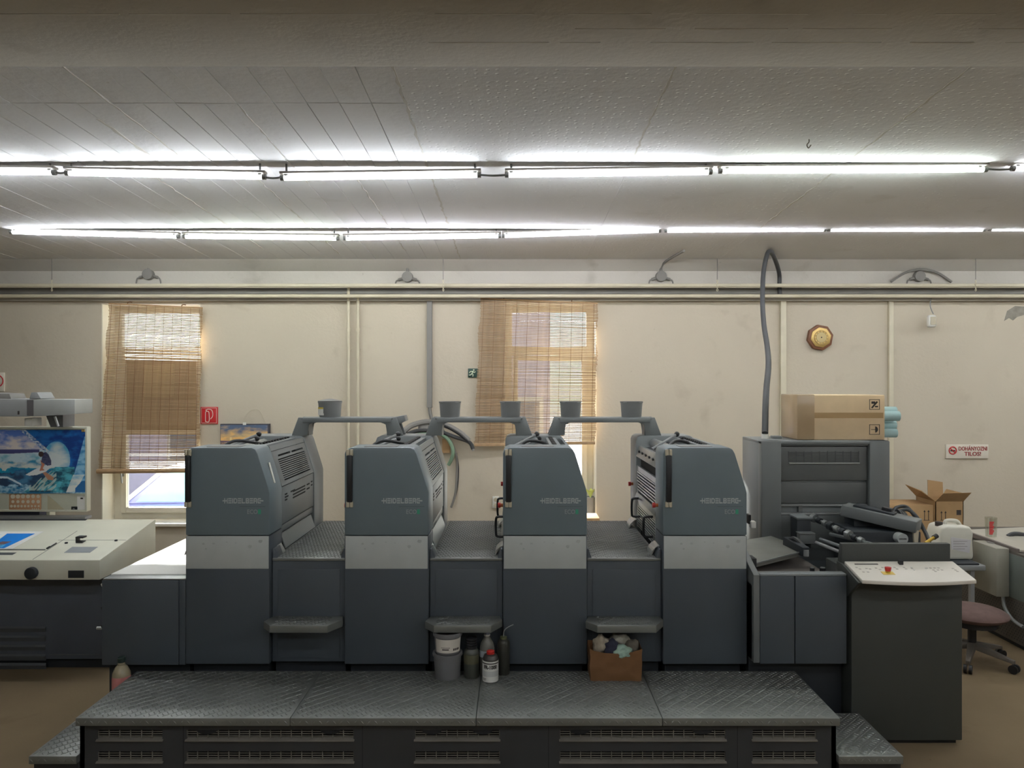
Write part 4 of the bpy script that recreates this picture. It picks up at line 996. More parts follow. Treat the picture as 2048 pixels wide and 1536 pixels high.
# white panel: curved front edge, slope up to the back
n = 12; zf, zb = Z(1160, 3.45), Z(1122, 3.64)
def pan(off, inset):
    pts = [(kx0 + inset, 3.64, zb + off), (kx1 - inset, 3.64, zb + off)]
    for k in range(n + 1):
        u = 1 - k/n; yy = 3.45 - .022*math.sin(math.pi*u) + inset
        pts.append((kx0 + inset + (kx1 - kx0 - 2*inset)*u, yy, zf + off + (3.45 - yy)*-.2))
    return pts
a = pan(-.018, .0); b = pan(0, .0); L = len(a)
MB().add(a + b, [tuple(range(L))[::-1], tuple(range(L, 2*L))] + [(i, (i+1) % L, L + (i+1) % L, L + i) for i in range(L)]).build('button_panel', mat('white_panel', S(222, 216, 206), .4, 0, .02), t, bevel=.004)
bp = t.children[-1]
def onp(px, py):     # point on the sloping panel seen at a pixel
    k = (py - CY) / F
    s_ = (zb - zf) / (3.64 - 3.45)
    y = (CH - zf + s_*3.45) / (k + s_)
    return Vector((X(px, y), y, zf + s_*(y - 3.45)))
sl = (zb - zf) / .19
def pbox(px, py, w, d, h, name, m, parent=bp):
    p = onp(px, py)
    return MB().hexa([(p.x-w, p.y-d, p.z - sl*d), (p.x+w, p.y-d, p.z - sl*d), (p.x+w, p.y+d, p.z + sl*d), (p.x-w, p.y+d, p.z + sl*d)],
                     [(p.x-w, p.y-d, p.z - sl*d + h), (p.x+w, p.y-d, p.z - sl*d + h), (p.x+w, p.y+d, p.z + sl*d + h), (p.x-w, p.y+d, p.z + sl*d + h)]).build(name, m, parent)
pbox(1732.5, 1128.5, .056, .004, .0012, 'display_slot', M_INK)
k_ = pbox(1801, 1128, .009, .009, .018, 'selector_knob', M_BLACK)
y_ = pbox(1776, 1146.5, .028, .015, .0012, 'yellow_plate', mat('yellow_plate', S(232, 206, 110), .5))
p = onp(1776, 1145.5)
e = MB().cyl(p, p + Vector((0, 0, .008)), .011, n=14).build('stop_button', mat('yellow_collar', S(210, 180, 60), .5), t, smooth=True)
MB().cyl(p + Vector((0, 0, .008)), p + Vector((0, 0, .026)), .012, .015, n=16).build('mushroom_head', M_RED, e, smooth=True)
M_KEY = mat('panel_key_print', S(186, 178, 170), .5)
for (a, b) in ((1713, 1135), (1720, 1138), (1733, 1137), (1740, 1138), (1752, 1136), (1760, 1139), (1765, 1135), (1789, 1135), (1794, 1138), (1808, 1135), (1812, 1138), (1824, 1137), (1853, 1136), (1861, 1136), (1869, 1136), (1877, 1136), (1867, 1140), (1876, 1140), (1884, 1140), (1906, 1137), (1911, 1140), (1915, 1143), (1727, 1144), (1736, 1144), (1871, 1143)):
    pbox(a, b, .005, .004, .0008, 'key', M_KEY)
for (a, b) in ((1823, 1135), (1828, 1140), (1852, 1137)): pbox(a, b, .004, .003, .002, 'key', M_WHITE)

# pen with yellow tube lying on the backboard
q0 = Vector((X(1855, 3.70), 3.72, Z(1088, 3.7))); q1 = Vector((X(1872, 3.72), 3.74, Z(1077, 3.72)))
t = thing('yellow_torch', 'yellow tube with black end leaning over the console backboard', 'torch', tuple(q0))
MB().cyl(q0, q1, .008, n=12).build('tube', mat('yellow_tube', S(206, 170, 60), .4), t, smooth=True)
MB().cyl(q1, q1 + (q1-q0).normalized()*.022, .012, n=12).build('cap', M_BLACK, t, smooth=True)

# ------------------------------------------------------------------ access platform
px0, px1, py0, py1, pz = X(150, 3.14), X(1681, 3.14), 3.14, 3.655, .315
t = thing('access_platform', 'long tread plate platform with grilled front before the press', 'platform', ((px0+px1)/2, py0, 0))
cuts = [px0, X(580, 3.14), X(952, 3.14), X(1325, 3.14), px1]
for a, b in zip(cuts, cuts[1:]):
    pl = B(a + .001, b - .001, py0, py1, pz - .034, pz).build('tread_plate', M_TREAD, t, bevel=.003)
    lozenges(a + .004, b - .004, py0 + .006, py1, pz, .029, .0115, .004).build('tread_studs', M_TREAD, pl, kind='stuff')
    studs_front(a, b, py0 - .0002, pz - .032, pz - .004, .029).build('lip_studs', M_TREAD, pl, kind='stuff')
yf = 3.165
groups = [(195, 325), (373, 707), (830, 999), (1120, 1451), (1505, 1632)]
rows = [(1460, 1478), (1503, 1522)]
fz1 = pz - .034
zr = [(Z(b, yf), Z(a, yf)) for a, b in rows]          # (low, high)
fx0, fx1 = X(160, yf), X(1672, yf)
B(fx0, fx1, yf, yf + .02, zr[0][1], fz1).build('front_panel', M_PLATFRONT, t)
B(fx0, fx1, yf, yf + .02, zr[1][1], zr[0][0]).build('front_panel', M_PLATFRONT, t)
B(fx0, fx1, yf, yf + .02, 0, zr[1][0]).build('front_panel', M_PLATFRONT, t)
edges = [fx0] + [X(v, yf) for g in groups for v in g] + [fx1]
for i in range(0, len(edges), 2):
    for (a, b) in zr: B(edges[i], edges[i+1], yf, yf + .02, a, b).build('front_panel', M_PLATFRONT, t)
B(fx0, fx1, yf + .12, yf + .13, 0, fz1).build('back_panel', M_DARK, t)
B(fx0, fx0 + .02, yf, py1, 0, fz1).build('side_panel', M_PLATFRONT, t); B(fx1 - .02, fx1, yf, py1, 0, fz1).build('side_panel', M_PLATFRONT, t)
for xx in (367, 725, 1097, 1475):
    B(X(xx, yf) - .001, X(xx, yf) + .001, yf - .0006, yf, 0, fz1).build('panel_joint', M_DARK, t)
for gi, (g0, g1) in enumerate(groups):
    gx0, gx1 = X(g0, yf), X(g1, yf)
    for ri, (a, b) in enumerate(zr):
        mb = MB()
        for k in range(1, 4): zz = a + (b-a)*k/4; mb.box(gx0, gx1, yf + .006, yf + .010, zz - .0014, zz + .0014)
        nb = max(3, round((g1 - g0) / 20.5))
        for k in range(nb + 1): xx = gx0 + (gx1-gx0)*k/nb; mb.box(xx - .0016, xx + .0016, yf + .004, yf + .009, a, b)
        gr = mb.build('vent_grille', M_GRILLE, t)
        MB().prism([(yf - .010, a - .004), (yf + .012, a + .004), (yf + .012, a - .002), (yf - .010, a - .007)], gx0 - .004, gx1 + .004, 'x').build('grille_lip', M_GRILLE, gr)
        if ri == 0 and g1 - g0 > 140:
            for u in ((.2, .8) if g1 - g0 < 200 else (.12, .86)):
                cx = gx0 + (gx1-gx0)*u; pts = [(cx + .042*math.cos(math.pi + math.pi*k/10), b + .020*math.sin(math.pi + math.pi*k/10)) for k in range(11)]
                MB().prism(pts, yf + .001, yf + .004, 'y').build('knock_out', M_DARK, gr)
for xa, xb, lab in ((X(57, 3.14), px0 + .02, 'small lower tread plate step at the left end of the platform'), (px1 - .02, X(1808, 3.137), 'small lower tread plate step at the right end of the platform')):
    t = thing('end_step', lab, 'step', ((xa+xb)/2, py0, 0), 'end steps of the platform')
    if xa < 0: xb = fx0 - .001
    else: xa = fx1 + .001
    ye = 3.64 if xa < 0 else 3.553
    pl = B(xa, xb, py0, ye, .121, .155).build('tread_plate', M_TREAD, t, bevel=.003)
    lozenges(xa + .004, xb - .004, py0 + .006, ye - .005, .155, .029, .0115, .004).build('tread_studs', M_TREAD, pl, kind='stuff')
    studs_front(xa, xb, py0 - .0002, .123, .151, .029).build('lip_studs', M_TREAD, pl, kind='stuff')
    B(xa + .01, xb - .002, py0 + .02, ye - .005, 0, .121).build('box_frame', M_PLATFRONT, t)
# ------------------------------------------------------------------ left: proofing desk with viewing board and lamp
DF, DB = 4.30, 4.97
dx1 = -2.38; dx0 = -4.35
t = thing('proofing_desk', 'cream sloping proofing desk on a dark louvred base', 'desk', (dx1, DF, 0))
zt0, zt1, zbt = Z(1120, DF), Z(1038, DB), Z(1160, DF)
MB().prism([(DF, zbt), (DF, zt0), (DB, zt1), (DB, zbt)], dx0, dx1, 'x').build('desk_top', M_CREAM, t, bevel=.006)
B(dx0 + .02, dx1 - .002, 4.50, 4.93, .06, zbt + .002).build('base', mat('desk_base_paint', S(82, 88, 98), .55), t, bevel=.004)
B(dx0 + .04, dx1 - .02, 4.53, 4.9, 0, .062).build('plinth', M_PLINTH, t)
for k in range(5):
    zz = Z(1256 + k*18.5, 4.5)
    MB().prism([(4.49, zz), (4.502, zz + .012), (4.502, zz - .03)], dx0 + .1, X(92, 4.5), 'x').build('louvre', mat('louvre_edge', S(84, 88, 92), .5), t)
B(X(100, 4.5), X(200, 4.5), 4.494, 4.502, .085, .09).build('base_seam', MATS['louvre_edge'], t)
ds = (zt1 - zt0) / (DB - DF)
def ond(px, py):
    k = (py - CY) / F; y = (CH - zt0 + ds*DF) / (k + ds); return Vector((X(px, y), y, zt0 + ds*(y - DF)))
def dquad(pts, h, name, m, parent, lift=0.0, **kw):
    P = [ond(*p) for p in pts]
    return MB().hexa([p + Vector((0, 0, lift)) for p in P], [p + Vector((0, 0, lift + h)) for p in P]).build(name, m, parent, **kw)
M_LINE = mat('desk_joint', S(120, 122, 116), .6)
dquad([(65, 1119), (66.5, 1119), (155, 1062), (154, 1062)], .0008, 'panel_joint', M_LINE, t, .0002)
dquad([(-200, 1100.5), (91, 1100.5), (91, 1099), (-200, 1099)], .002, 'paper_stop', mat('paper_stop', S(70, 72, 70), .5), t, .0)
dquad([(-200, 1110), (25, 1110), (33, 1105.5), (-200, 1105.5)], .001, 'scale_strip', mat('scale_strip', S(80, 84, 88), .5), t, .0003)
dquad([(128, 1105.5), (180, 1105.5), (196, 1094), (144.5, 1094)], .0008, 'touch_pad', mat('touch_pad', S(146, 152, 156), .5), t, .0003)
dquad([(-200, 1041), (171, 1041), (175, 1038.5), (-200, 1038.5)], .002, 'rear_slot', M_PLINTH, t, .0003)
dquad([(116, 1080.5), (252, 1080.5), (252.6, 1080), (117, 1080)], .0006, 'panel_joint', M_LINE, t, .0002)
mb = MB(); p0 = ond(94, 1099); p1 = ond(112, 1088); mb.bar(p0 + Vector((0, 0, .006)), p1 + Vector((0, 0, .006)), .012, .008); mb.build('loupe_arm', M_BLACK, t, bevel=.002)
mb = MB(); mb.bar(p0.lerp(p1, .3) + Vector((0, 0, .008)), p1 + Vector((0, 0, .008)), .007, .008); mb.build('loupe_arm', M_WHITE, t)
for (a, b) in ((132.5, 1087), (232, 1082)):
    p = ond(a, b); MB().cyl(p, p + Vector((0, 0, .008)), .009, n=10).build('button', M_PLINTH, t)
c = Vector((X(66, DF), DF, Z(1145, DF)))
MB().cyl(c, c + Vector((0, -.03, 0)), .034, n=28).build('knob', M_PLINTH, t, bevel=.005)
B(X(137, DF), X(168, DF), DF - .004, DF + .001, Z(1155.5, DF), Z(1141, DF)).build('window_plate', M_PLINTH, t)
# loupe standing on the desk
p = ond(162, 1084)
t2 = thing('loupe', 'small folding loupe standing on the sloping desk', 'loupe', tuple(p + Vector((0, 0, .0))))
B(p.x - .022, p.x + .02, p.y - .02, p.y + .02, p.z - .004, p.z + .006).build('base_plate', M_BLACK, t2, bevel=.002)
B(p.x - .022, p.x - .016, p.y - .02, p.y + .02, p.z + .004, p.z + .034).build('hinge_wall', M_BLACK, t2, bevel=.001)
mb = B(p.x - .022, p.x + .024, p.y - .022, p.y + .022, p.z + .026, p.z + .036); mb.build('lens_plate', M_BLACK, t2, bevel=.002)
MB().cyl((p.x, p.y, p.z + .036), (p.x, p.y, p.z + .040), .014, n=16).build('lens', M_GLASS, t2)
# blue print on the desk
t2 = thing('proof_sheet', 'printed sheet with bright blue picture lying on the desk', 'print', tuple(ond(20, 1080)))
dquad([(-180, 1098.5), (24, 1098.5), (88, 1063.5), (-90, 1063.5)], .0012, 'paper', mat('paper', S(236, 236, 232), .6, 0, .01), t2, .0012)
dquad([(-180, 1097.5), (8, 1097.5), (70, 1068), (15, 1068), (-5, 1080)][:4], .0004, 'blue_print', mat('blue_print', S(0, 130, 226), .4), t2, .0026)
dquad([(-8, 1096), (3, 1096), (12, 1090), (-2, 1090)], .0004, 'light_detail', mat('light_print', S(90, 190, 240), .5), t2, .0032)
dquad([(-20, 1095), (-6, 1095), (24, 1084), (4, 1084)], .0004, 'brown_detail', mat('brown_print', S(110, 84, 90), .5), t2, .0032)
dquad([(-100, 1096), (-4, 1082), (14, 1068.5), (10, 1068.5)], .0004, 'white_fold', MATS['paper'], t2, .0034)

# viewing board behind the desk
VB = 5.10
t = thing('viewing_board', 'cream magnetic board behind the desk holding the wave poster', 'board', (X(80, VB), VB, Z(1050, VB)))
bx = X(175, VB)
B(-4.35, bx, VB, VB + .03, Z(1021, VB), Z(855, VB)).build('panel', mat('board_panel', S(206, 208, 192), .4), t, bevel=.004)
B(bx - .012, bx + .004, VB - .012, VB + .034, Z(1022, VB), Z(854, VB)).build('frame_edge', M_CREAM, t, bevel=.003)
B(-4.35, bx, VB - .012, VB + .034, Z(858, VB), Z(853, VB)).build('frame_edge', M_CREAM, t, bevel=.003)
B(-4.35, bx, VB - .012, VB + .034, Z(1023, VB), Z(1019, VB)).build('frame_edge', M_CREAM, t, bevel=.003)
B(X(4, VB + .1), X(86, VB + .1), VB + .06, VB + .2, .10, Z(1000, VB)).build('stand_box', mat('dark_blue_grey', S(66, 70, 90), .6), t)
B(X(86, VB), X(93, VB), VB + .035, VB + .10, 0, Z(840, VB)).build('stand_post', M_CREAM, t, bevel=.003)
B(-4.3, X(180, VB), VB - .06, VB + .02, Z(1036, VB), Z(1031, VB)).build('lower_rail', M_GREY, t)
def wave(u, v):
    cx = -900 + u*(1340 + 900); cy = 1125 - v*(1125 - 150)      # crop pixels of the printed picture
    n = noise.fractal(Vector((cx*.006, cy*.012, 1)), 1, 2, 5); n2 = noise.noise(Vector((cx*.03, cy*.05, 4)))
    cy0 = cy; cy = cy + n*55 if cy > 560 else cy
    if cy < 450: c = mixc(S(92, 128, 206), S(236, 226, 222), (cy - 180)/260 + n*.8)
    elif cy < 515 + .0*cx and cx < 640 and cy < 515 - max(0, (cx - 200))*.05: c = S(72, 74, 126)
    elif cy < 640: c = mixc(S(206, 226, 236), S(120, 190, 210), n*1.2 + (cy - 560)*.004)
    elif cy < 730: c = mixc(S(222, 226, 220), S(60, 150, 190), .35 + n*1.5)
    elif cy < 800: c = mixc(S(0, 150, 184), S(40, 100, 150), .4 + n + (cy-760)*.01)
    elif cy < 1000: c = mixc(S(38, 66, 100), S(70, 130, 170), .35 + n*1.2)
    else: c = mixc(S(30, 120, 170), S(190, 225, 235), .3 + n*1.2 + n2*.5)
    if 850 < cy < 1010 and cx < 360 and abs(cy - (880 + max(0, cx - 150)*.5 + n*60)) < 16: c = S(214, 230, 240)
    cy = cy0
    # the curling wave
    edge = 330 + (cy - 150) * 1.15 if cy < 480 else (740 - (cy - 480)*.35 if cy < 720 else 900 - (cy - 720)*1.3)
    if cx > edge and cy < 1110:
        d = math.hypot((cx - 900)/1.0, (cy - 610)/1.35)
        c = mixc(S(26, 110, 190), S(16, 62, 140), .5 + n*1.3 + (cx - 900)*.0012)
        if d < 210: c = mixc(S(232, 242, 244), S(90, 180, 220), (d - 95)/110 + n*.5)
        if cx < edge + 90 and cy < 520: c = mixc(c, S(226, 232, 236), .5 + n2*1.1)
        if cy > 720 and cx < 1180: c = mixc(S(26, 84, 110), S(90, 190, 210), .35 + n*1.2 + n2*.4)
        if cx > 1330 - (cy - 250)*.27 and cy > 250: c = mixc(S(150, 206, 236), S(60, 140, 200), .4 + n*1.5)
        if cy > 840 and cx > 1060 + (1080 - cy)*.4 and cx < 1320 - (cy - 860)*.55: c = mixc(S(236, 240, 238), S(150, 200, 220), .2 + n)
        if cx > 1190 and cy > 930 and cx > 1150 + (1090 - cy)*.9: c = S(40, 110, 170)
    if 480 < cx < 900 and 780 < cy < 1080 and cy > 1290 - cx*.62 and noise.noise(Vector(((cx + cy)*.02, (cx - cy)*.004, 3))) > -.05: c = mixc(c, S(214, 226, 214), .65)
    if in_poly(cx, cy, [(680, 800), (740, 800), (860, 880), (850, 925), (770, 915)]): c = S(196, 140, 112)
    if in_poly(cx, cy, [(425, 838), (560, 760), (700, 700), (860, 670), (830, 710), (740, 790), (600, 842), (480, 853)]): c = S(236, 238, 240)
    if in_poly(cx, cy, [(650, 610), (690, 640), (720, 680), (690, 740), (720, 770), (640, 780), (660, 720), (672, 690)]): c = S(206, 132, 104)
    if in_poly(cx, cy, [(690, 500), (740, 488), (780, 530), (822, 630), (818, 690), (760, 700), (712, 670), (665, 640), (680, 560)]): c = mixc(S(62, 66, 104), S(90, 96, 126), .5 + n2)
    if math.hypot(cx - 662, (cy - 522)*.95) < 40: c = S(70, 52, 50)
    return c
ps = thing('wave_poster', 'poster of a surfer riding a curling blue wave', 'poster', (X(60, VB), VB - .02, Z(985, VB)))
paint('printed_sheet', X(-117, VB), X(173, VB), Z(986, VB), Z(859.5, VB), VB - .016, 480, 210, wave, ps, M_PRINT, .004)
B(X(167, VB), X(173, VB), VB - .024, VB - .017, Z(863, VB), Z(859, VB)).build('corner_clip', M_BRASS, ps)
# templates held on the board
t = thing('circle_template', 'orange plastic circle template below the wave poster', 'template', (X(52, VB), VB - .01, Z(1019, VB)))
B(X(19, VB), X(83, VB), VB - .006, VB - .001, Z(1019.5, VB), Z(988, VB)).build('sheet', mat('orange_template', S(206, 158, 120), .4), t, bevel=.002)
M_HOLE = mat('template_hole', S(222, 216, 196), .6)
for row, (yy, n_, r0, r1) in enumerate(((992.5, 6, 4.6, 3.6), (1003, 6, 3.0, 3.6), (1012, 9, 2.8, 1.9), (1017.5, 4, 1.2, 1.2))):
    for k in range(n_):
        xx = (27 + k*10.1) if n_ == 6 else ((24 + k*6.8) if n_ == 9 else (66 + k*4))
        r = (r0 + (r1-r0)*k/(n_-1)) * VB/F
        MB().cyl((X(xx, VB), VB - .0068, Z(yy, VB)), (X(xx, VB), VB - .0058, Z(yy, VB)), r, n=14).build('hole', M_HOLE, t)
MB().prism([(X(96, VB), Z(990, VB)), (X(130, VB), Z(1020, VB)), (X(96, VB), Z(1020, VB))], VB - .005, VB - .001, 'y').build('set_square', mat('clear_plastic', S(196, 190, 162), .3), label='pale see-through set square under the wave poster', cat='set square')
t = thing('white_card', 'white card at the lower right corner of the board', 'card', (X(163, VB), VB - .01, Z(1019, VB)))
B(X(155, VB), X(172, VB), VB - .006, VB - .001, Z(1019, VB), Z(992, VB)).build('card', MATS['paper'], t); B(X(162, VB), X(167, VB), VB - .0068, VB - .006, Z(998, VB), Z(995, VB)).build('print_mark', M_INK, t)
t = thing('small_badge', 'small dark badge beside the white card on the board', 'badge', (X(150, VB), VB - .01, Z(1021, VB)))
B(X(144, VB), X(156, VB), VB - .009, VB - .001, Z(1021, VB), Z(1013, VB)).build('plate', M_PLINTH, t); MB().cyl((X(149, VB), VB - .011, Z(1018, VB)), (X(149, VB), VB - .009, Z(1018, VB)), .007, n=12).build('ring', M_GREY, t)

# viewing lamp hood over the board
LB = 4.75
t = thing('viewing_lamp', 'grey overhead lamp hood above the wave poster', 'lamp', (X(70, LB), LB, Z(830, LB)))
B(-3.9, X(56, LB), LB, LB + .25, Z(833, LB), Z(798, LB)).build('hood', M_GREY, t, bevel=.006)
MB().hexa([(X(67, LB), LB - .002, Z(833, LB)), (X(150, LB), LB - .002, Z(828, LB)), (X(150, LB), LB + .2, Z(828, LB)), (X(67, LB), LB + .2, Z(833, LB))],
          [(X(67, LB), LB - .002, Z(799, LB)), (X(150, LB), LB - .002, Z(799, LB)), (X(150, LB), LB + .2, Z(799, LB)), (X(67, LB), LB + .2, Z(799, LB))]).build('end_reflector', mat('lamp_reflector', S(176, 180, 178), .4, .2), t, bevel=.003)
B(X(54, LB), X(68, LB), LB - .001, LB + .22, Z(831, LB), Z(800, LB)).build('joint_block', mat('lamp_joint', S(92, 90, 92), .5), t)
MB().prism([(X(48, LB), Z(798, LB)), (X(52, LB), Z(785, LB)), (X(64, LB), Z(785, LB)), (X(72, LB), Z(798, LB))], LB + .05, LB + .2, 'y').build('ballast_cover', M_GREY, t, bevel=.003)
MB().prism([(X(-40, LB), Z(798, LB)), (X(-30, LB), Z(786, LB)), (X(8, LB), Z(788, LB)), (X(12, LB), Z(798, LB))], LB + .05, LB + .2, 'y').build('ballast_cover', M_CONDUIT, t, bevel=.003)
B(X(36, LB), X(39, LB), LB - .004, LB, Z(829, LB), Z(822, LB)).build('slot', M_INK, t)
MB().prism([(X(52, LB), Z(833, LB)), (X(88, LB), Z(833, LB)), (X(88, LB), Z(858, LB)), (X(62, LB), Z(858, LB))], LB + .2, LB + .33, 'y').build('arm', mat('lamp_arm', S(104, 104, 106), .5), t)
B(X(28, LB), X(44, LB), LB + .1, LB + .2, Z(854, LB), Z(838, LB)).build('starter_box', M_WHITE, t, bevel=.003)
MB().cyl((X(73, LB), LB + .19, Z(836, LB)), (X(80, LB), LB + .19, Z(856, LB)), .008, n=8).build('stay', M_SILVER, t, smooth=True)

# ------------------------------------------------------------------ on the platform
def tub(name, label, c, prof, m, parts=()):
    t = thing(name, label, 'bucket', c); MB().lathe(prof, c, 30).build('body', m, t, smooth=True); return t
Yb = 3.588
c = (X(895, Yb), Yb, pz)
M_TUB = mat('dull_grey_tub', S(112, 112, 114), .4, 0, .05)
t = tub('ink_tub', 'plain grey tub, the lower of the two stacked under the step', c, [(.058, 0), (.060, .004), (.066, .105), (.071, .105), (.071, .118), (.060, .118), (.058, .10)], M_TUB)
MB().tube([(c[0] - .07, c[1], c[2] + .11), (c[0] - .05, c[1] + .06, c[2] + .08), (c[0] + .05, c[1] + .06, c[2] + .08), (c[0] + .07, c[1], c[2] + .11)], .0025, 5).build('bail', M_SILVER, t)
c2 = (c[0] + .001, c[1], pz + .1185)
t = tub('ink_tub', 'grey tub with a printed white label, stacked on a plain tub', c2, [(.056, 0), (.058, .004), (.064, .082), (.070, .082), (.071, .100), (.064, .100), (.060, .09), (.058, .08)], M_TUB)
def wrap(parent, c, r, z0, z1, a0, a1, name, m, n=14, sag=0.0, taper=0.0):
    vs = []
    for rr in (r, r - .0022):
        for j in range(n + 1):
            a = math.radians(a0 + (a1-a0)*j/n); dz = -sag*math.sin(math.pi*j/n)
            for q, zz in enumerate((z0, z1)): vs.append((c[0] + (rr + taper*q)*math.cos(a), c[1] + (rr + taper*q)*math.sin(a), c[2] + zz + dz))
    fs = []; o = 2*(n+1)
    for j in range(n): fs += [(2*j, 2*j+2, 2*j+3, 2*j+1), (o+2*j, o+2*j+1, o+2*j+3, o+2*j+2), (2*j, o+2*j, o+2*j+2, 2*j+2), (2*j+1, 2*j+3, o+2*j+3, o+2*j+1)]
    fs += [(0, 1, o+1, o), (2*n, o+2*n, o+2*n+1, 2*n+1)]
    return MB().add(vs, fs).build(name, m, parent, smooth=True)
wrap(t, c2, .0610, .012, .075, 215, 345, 'paper_label', mat('tub_label', S(206, 200, 190), .6), taper=.0035)
for k in range(4): wrap(t, c2, .0625, .022, .032, 300 + k*8.5, 305.5 + k*8.5, 'hazard_diamond', M_INK, 2, taper=.0005)
wrap(t, c2, .0625, .026, .031, 250, 280, 'label_print', M_INK, 5); wrap(t, c2, .0628, .036, .038, 245, 285, 'label_print', M_INK, 5)

def bottle(name, label, px, Y, z0, prof, m, extra=None, n=24):
    c = (X(px, Y), Y, z0); t = thing(name, label, 'bottle', c)
    MB().lathe(prof, c, n).build('body', m, t, smooth=True)
    return t, c
M_OIL = mat('dark_oily_plastic', S(62, 64, 58), .35, 0, .15, 20)
t, c = bottle('dark_bottle', 'dark ribbed bottle with olive label beside the tubs', 943, 3.585, pz, [(.034, 0), (.037, .006), (.037, .112), (.034, .125), (.026, .135)], M_OIL)
wrap(t, c, .0385, .07, .112, 200, 340, 'paper_label', mat('olive_label', S(84, 82, 62), .7))
nk = MB().lathe([(.024, .13), (.024, .150)], c, 18).build('neck', M_BLACK, t, smooth=True)
for k in range(4): MB().lathe([(.026, .142 + k*.012), (.026, .150 + k*.012), (.022, .152 + k*.012)], c, 18).build('neck_rib', M_BLACK, nk, smooth=True)
M_CLEAR = mat('cloudy_plastic', S(132, 132, 124), .25, 0, .06, trans=.35)
t, c = bottle('clear_bottle', 'cloudy clear bottle with white cap behind the red capped can', 974, 3.615, pz, [(.034, 0), (.036, .006), (.036, .13), (.030, .155), (.015, .18), (.013, .19)], M_CLEAR)
MB().lathe([(.013, .188), (.013, .192), (.0125, .205)], c, 16).build('cap', mat('cap_blue_grey', S(120, 124, 140), .4), t, smooth=True)
MB().lathe([(.015, .186), (.0155, .192), (.014, .193)], c, 16).build('cap_ring', M_WHITE, t, smooth=True)
wrap(t, c, .0372, .09, .12, 200, 340, 'paper_label', mat('pale_label', S(170, 176, 180), .6))
t, c = bottle('white_can', 'white FR-1000 can with red cap on the platform', 981, 3.538, pz, [(.035, 0), (.037, .003), (.0372, .105), (.036, .108), (.030, .122), (.016, .128)], mat('can_metal', S(70, 68, 66), .35, .3))
wrap(t, c, .0380, .004, .100, 0, 360, 'paper_label', mat('can_label', S(214, 214, 208), .5), 32)
wrap(t, c, .0385, .088, .093, 195, 345, 'label_line', M_INK, 14)
wrap(t, c, .0384, .030, .055, 200, 340, 'label_panel', mat('label_panel', S(186, 188, 186), .5), 14)
wrap(t, c, .0384, .018, .020, 205, 240, 'label_print', M_INK, 5); wrap(t, c, .0384, .012, .014, 205, 235, 'label_print', M_INK, 5)
MB().lathe([(.018, .112), (.0195, .116), (.0185, .140), (.012, .143)], c, 18).build('cap', M_RED, t, smooth=True)
tm = text_mb('FR-1000', 0, 0, 0, .024, .0006, 'CENTER', width=.066, bold=.0011)
tm.v = [(c[0] + (.0384 - y)*math.sin(x/.0384), c[1] - (.0384 - y)*math.cos(x/.0384), c[2] + .066 + z) for x, y, z in tm.v]
tm.build('lettering', M_INK, t)
t, c = bottle('oil_can', 'dark oil can with long thin spout at right of the bottles', 1007, 3.622, pz, [(.028, 0), (.030, .004), (.030, .150), (.026, .160), (.020, .166), (.015, .170)], mat('oil_can_metal', S(58, 58, 52), .4, .3, .15))
MB().lathe([(.017, .164), (.017, .178), (.012, .180)], c, 16).build('collar', mat('brass_green', S(110, 116, 84), .5, .3), t, smooth=True)
MB().tube([(c[0], c[1], c[2] + .178), (c[0] + .003, c[1], c[2] + .205), (c[0] + .02, c[1], c[2] + .222), (c[0] + .048, c[1], c[2] + .236)], .0025, 6).build('spout', M_GREY, t, smooth=True)
# pink bottle on the left end step
t, c = bottle('pink_bottle', 'clear bottle of pink liquid at the left end of the platform', 243, 3.585, .156, [(.038, 0), (.042, .005), (.042, .150), (.041, .165)], mat('pink_liquid', S(196, 128, 124), .2))
MB().lathe([(.0415, .165), (.040, .180), (.028, .205), (.018, .215), (.016, .232)], c, 20).build('shoulder', mat('clear_shoulder', S(150, 140, 116), .2), t, smooth=True)
MB().lathe([(.017, .228), (.0185, .230), (.0185, .250), (.016, .252)], c, 16).build('cap', mat('dark_green_cap', S(40, 56, 52), .4), t, smooth=True)

# paper bag of rags
Yg = 3.53; bx0, bx1 = X(1181, Yg), X(1283, Yg)
t = thing('paper_bag', 'crumpled brown paper bag holding rags on the platform', 'bag', ((bx0+bx1)/2, Yg, pz))
M_BAG = mat('brown_paper', S(112, 78, 46), .8, 0, .12, 8, .3, 14)
bw, bd, bh = (bx1 - bx0)/2, .055, .148
cxm = (bx0+bx1)/2; cyb = Yg + bd
rings = []
NZ, NX = 8, 12
mb = MB(); vs = []
per = []
for k in range(NX): per.append((-1 + 2*k/NX, -1))
for k in range(6): per.append((1, -1 + 2*k/6))
for k in range(NX): per.append((1 - 2*k/NX, 1))
for k in range(6): per.append((-1, 1 - 2*k/6))
NP = len(per)
for shell, sc_ in ((0, 1.0), (1, .985)):
    for j in range(NZ + 1):
        v = j / NZ
        for (u, w) in per:
            dip = .022*(1 - u*u) if w < 0 else -.004
            crk = .006*noise.noise(Vector((u*3, w*3 + v*2, 5 + v*3)))
            zz = v*(bh - dip) + (.003 if shell else 0)
            fl = 1 + .03*v
            vs.append((cxm + u*bw*fl*sc_ + crk, cyb + w*bd*sc_*(1 + .05*v) + crk*1.4, pz + zz))
fs = []
for shell in (0, 1):
    o = shell*NP*(NZ+1)
    for j in range(NZ):
        for k in range(NP): fs.append((o + j*NP + k, o + j*NP + (k+1) % NP, o + (j+1)*NP + (k+1) % NP, o + (j+1)*NP + k))
    fs.append(tuple(o + k for k in range(NP)))
top = NP*NZ; o2 = NP*(NZ+1)
for k in range(NP): fs.append((top + k, top + (k+1) % NP, o2 + top + (k+1) % NP, o2 + top + k))
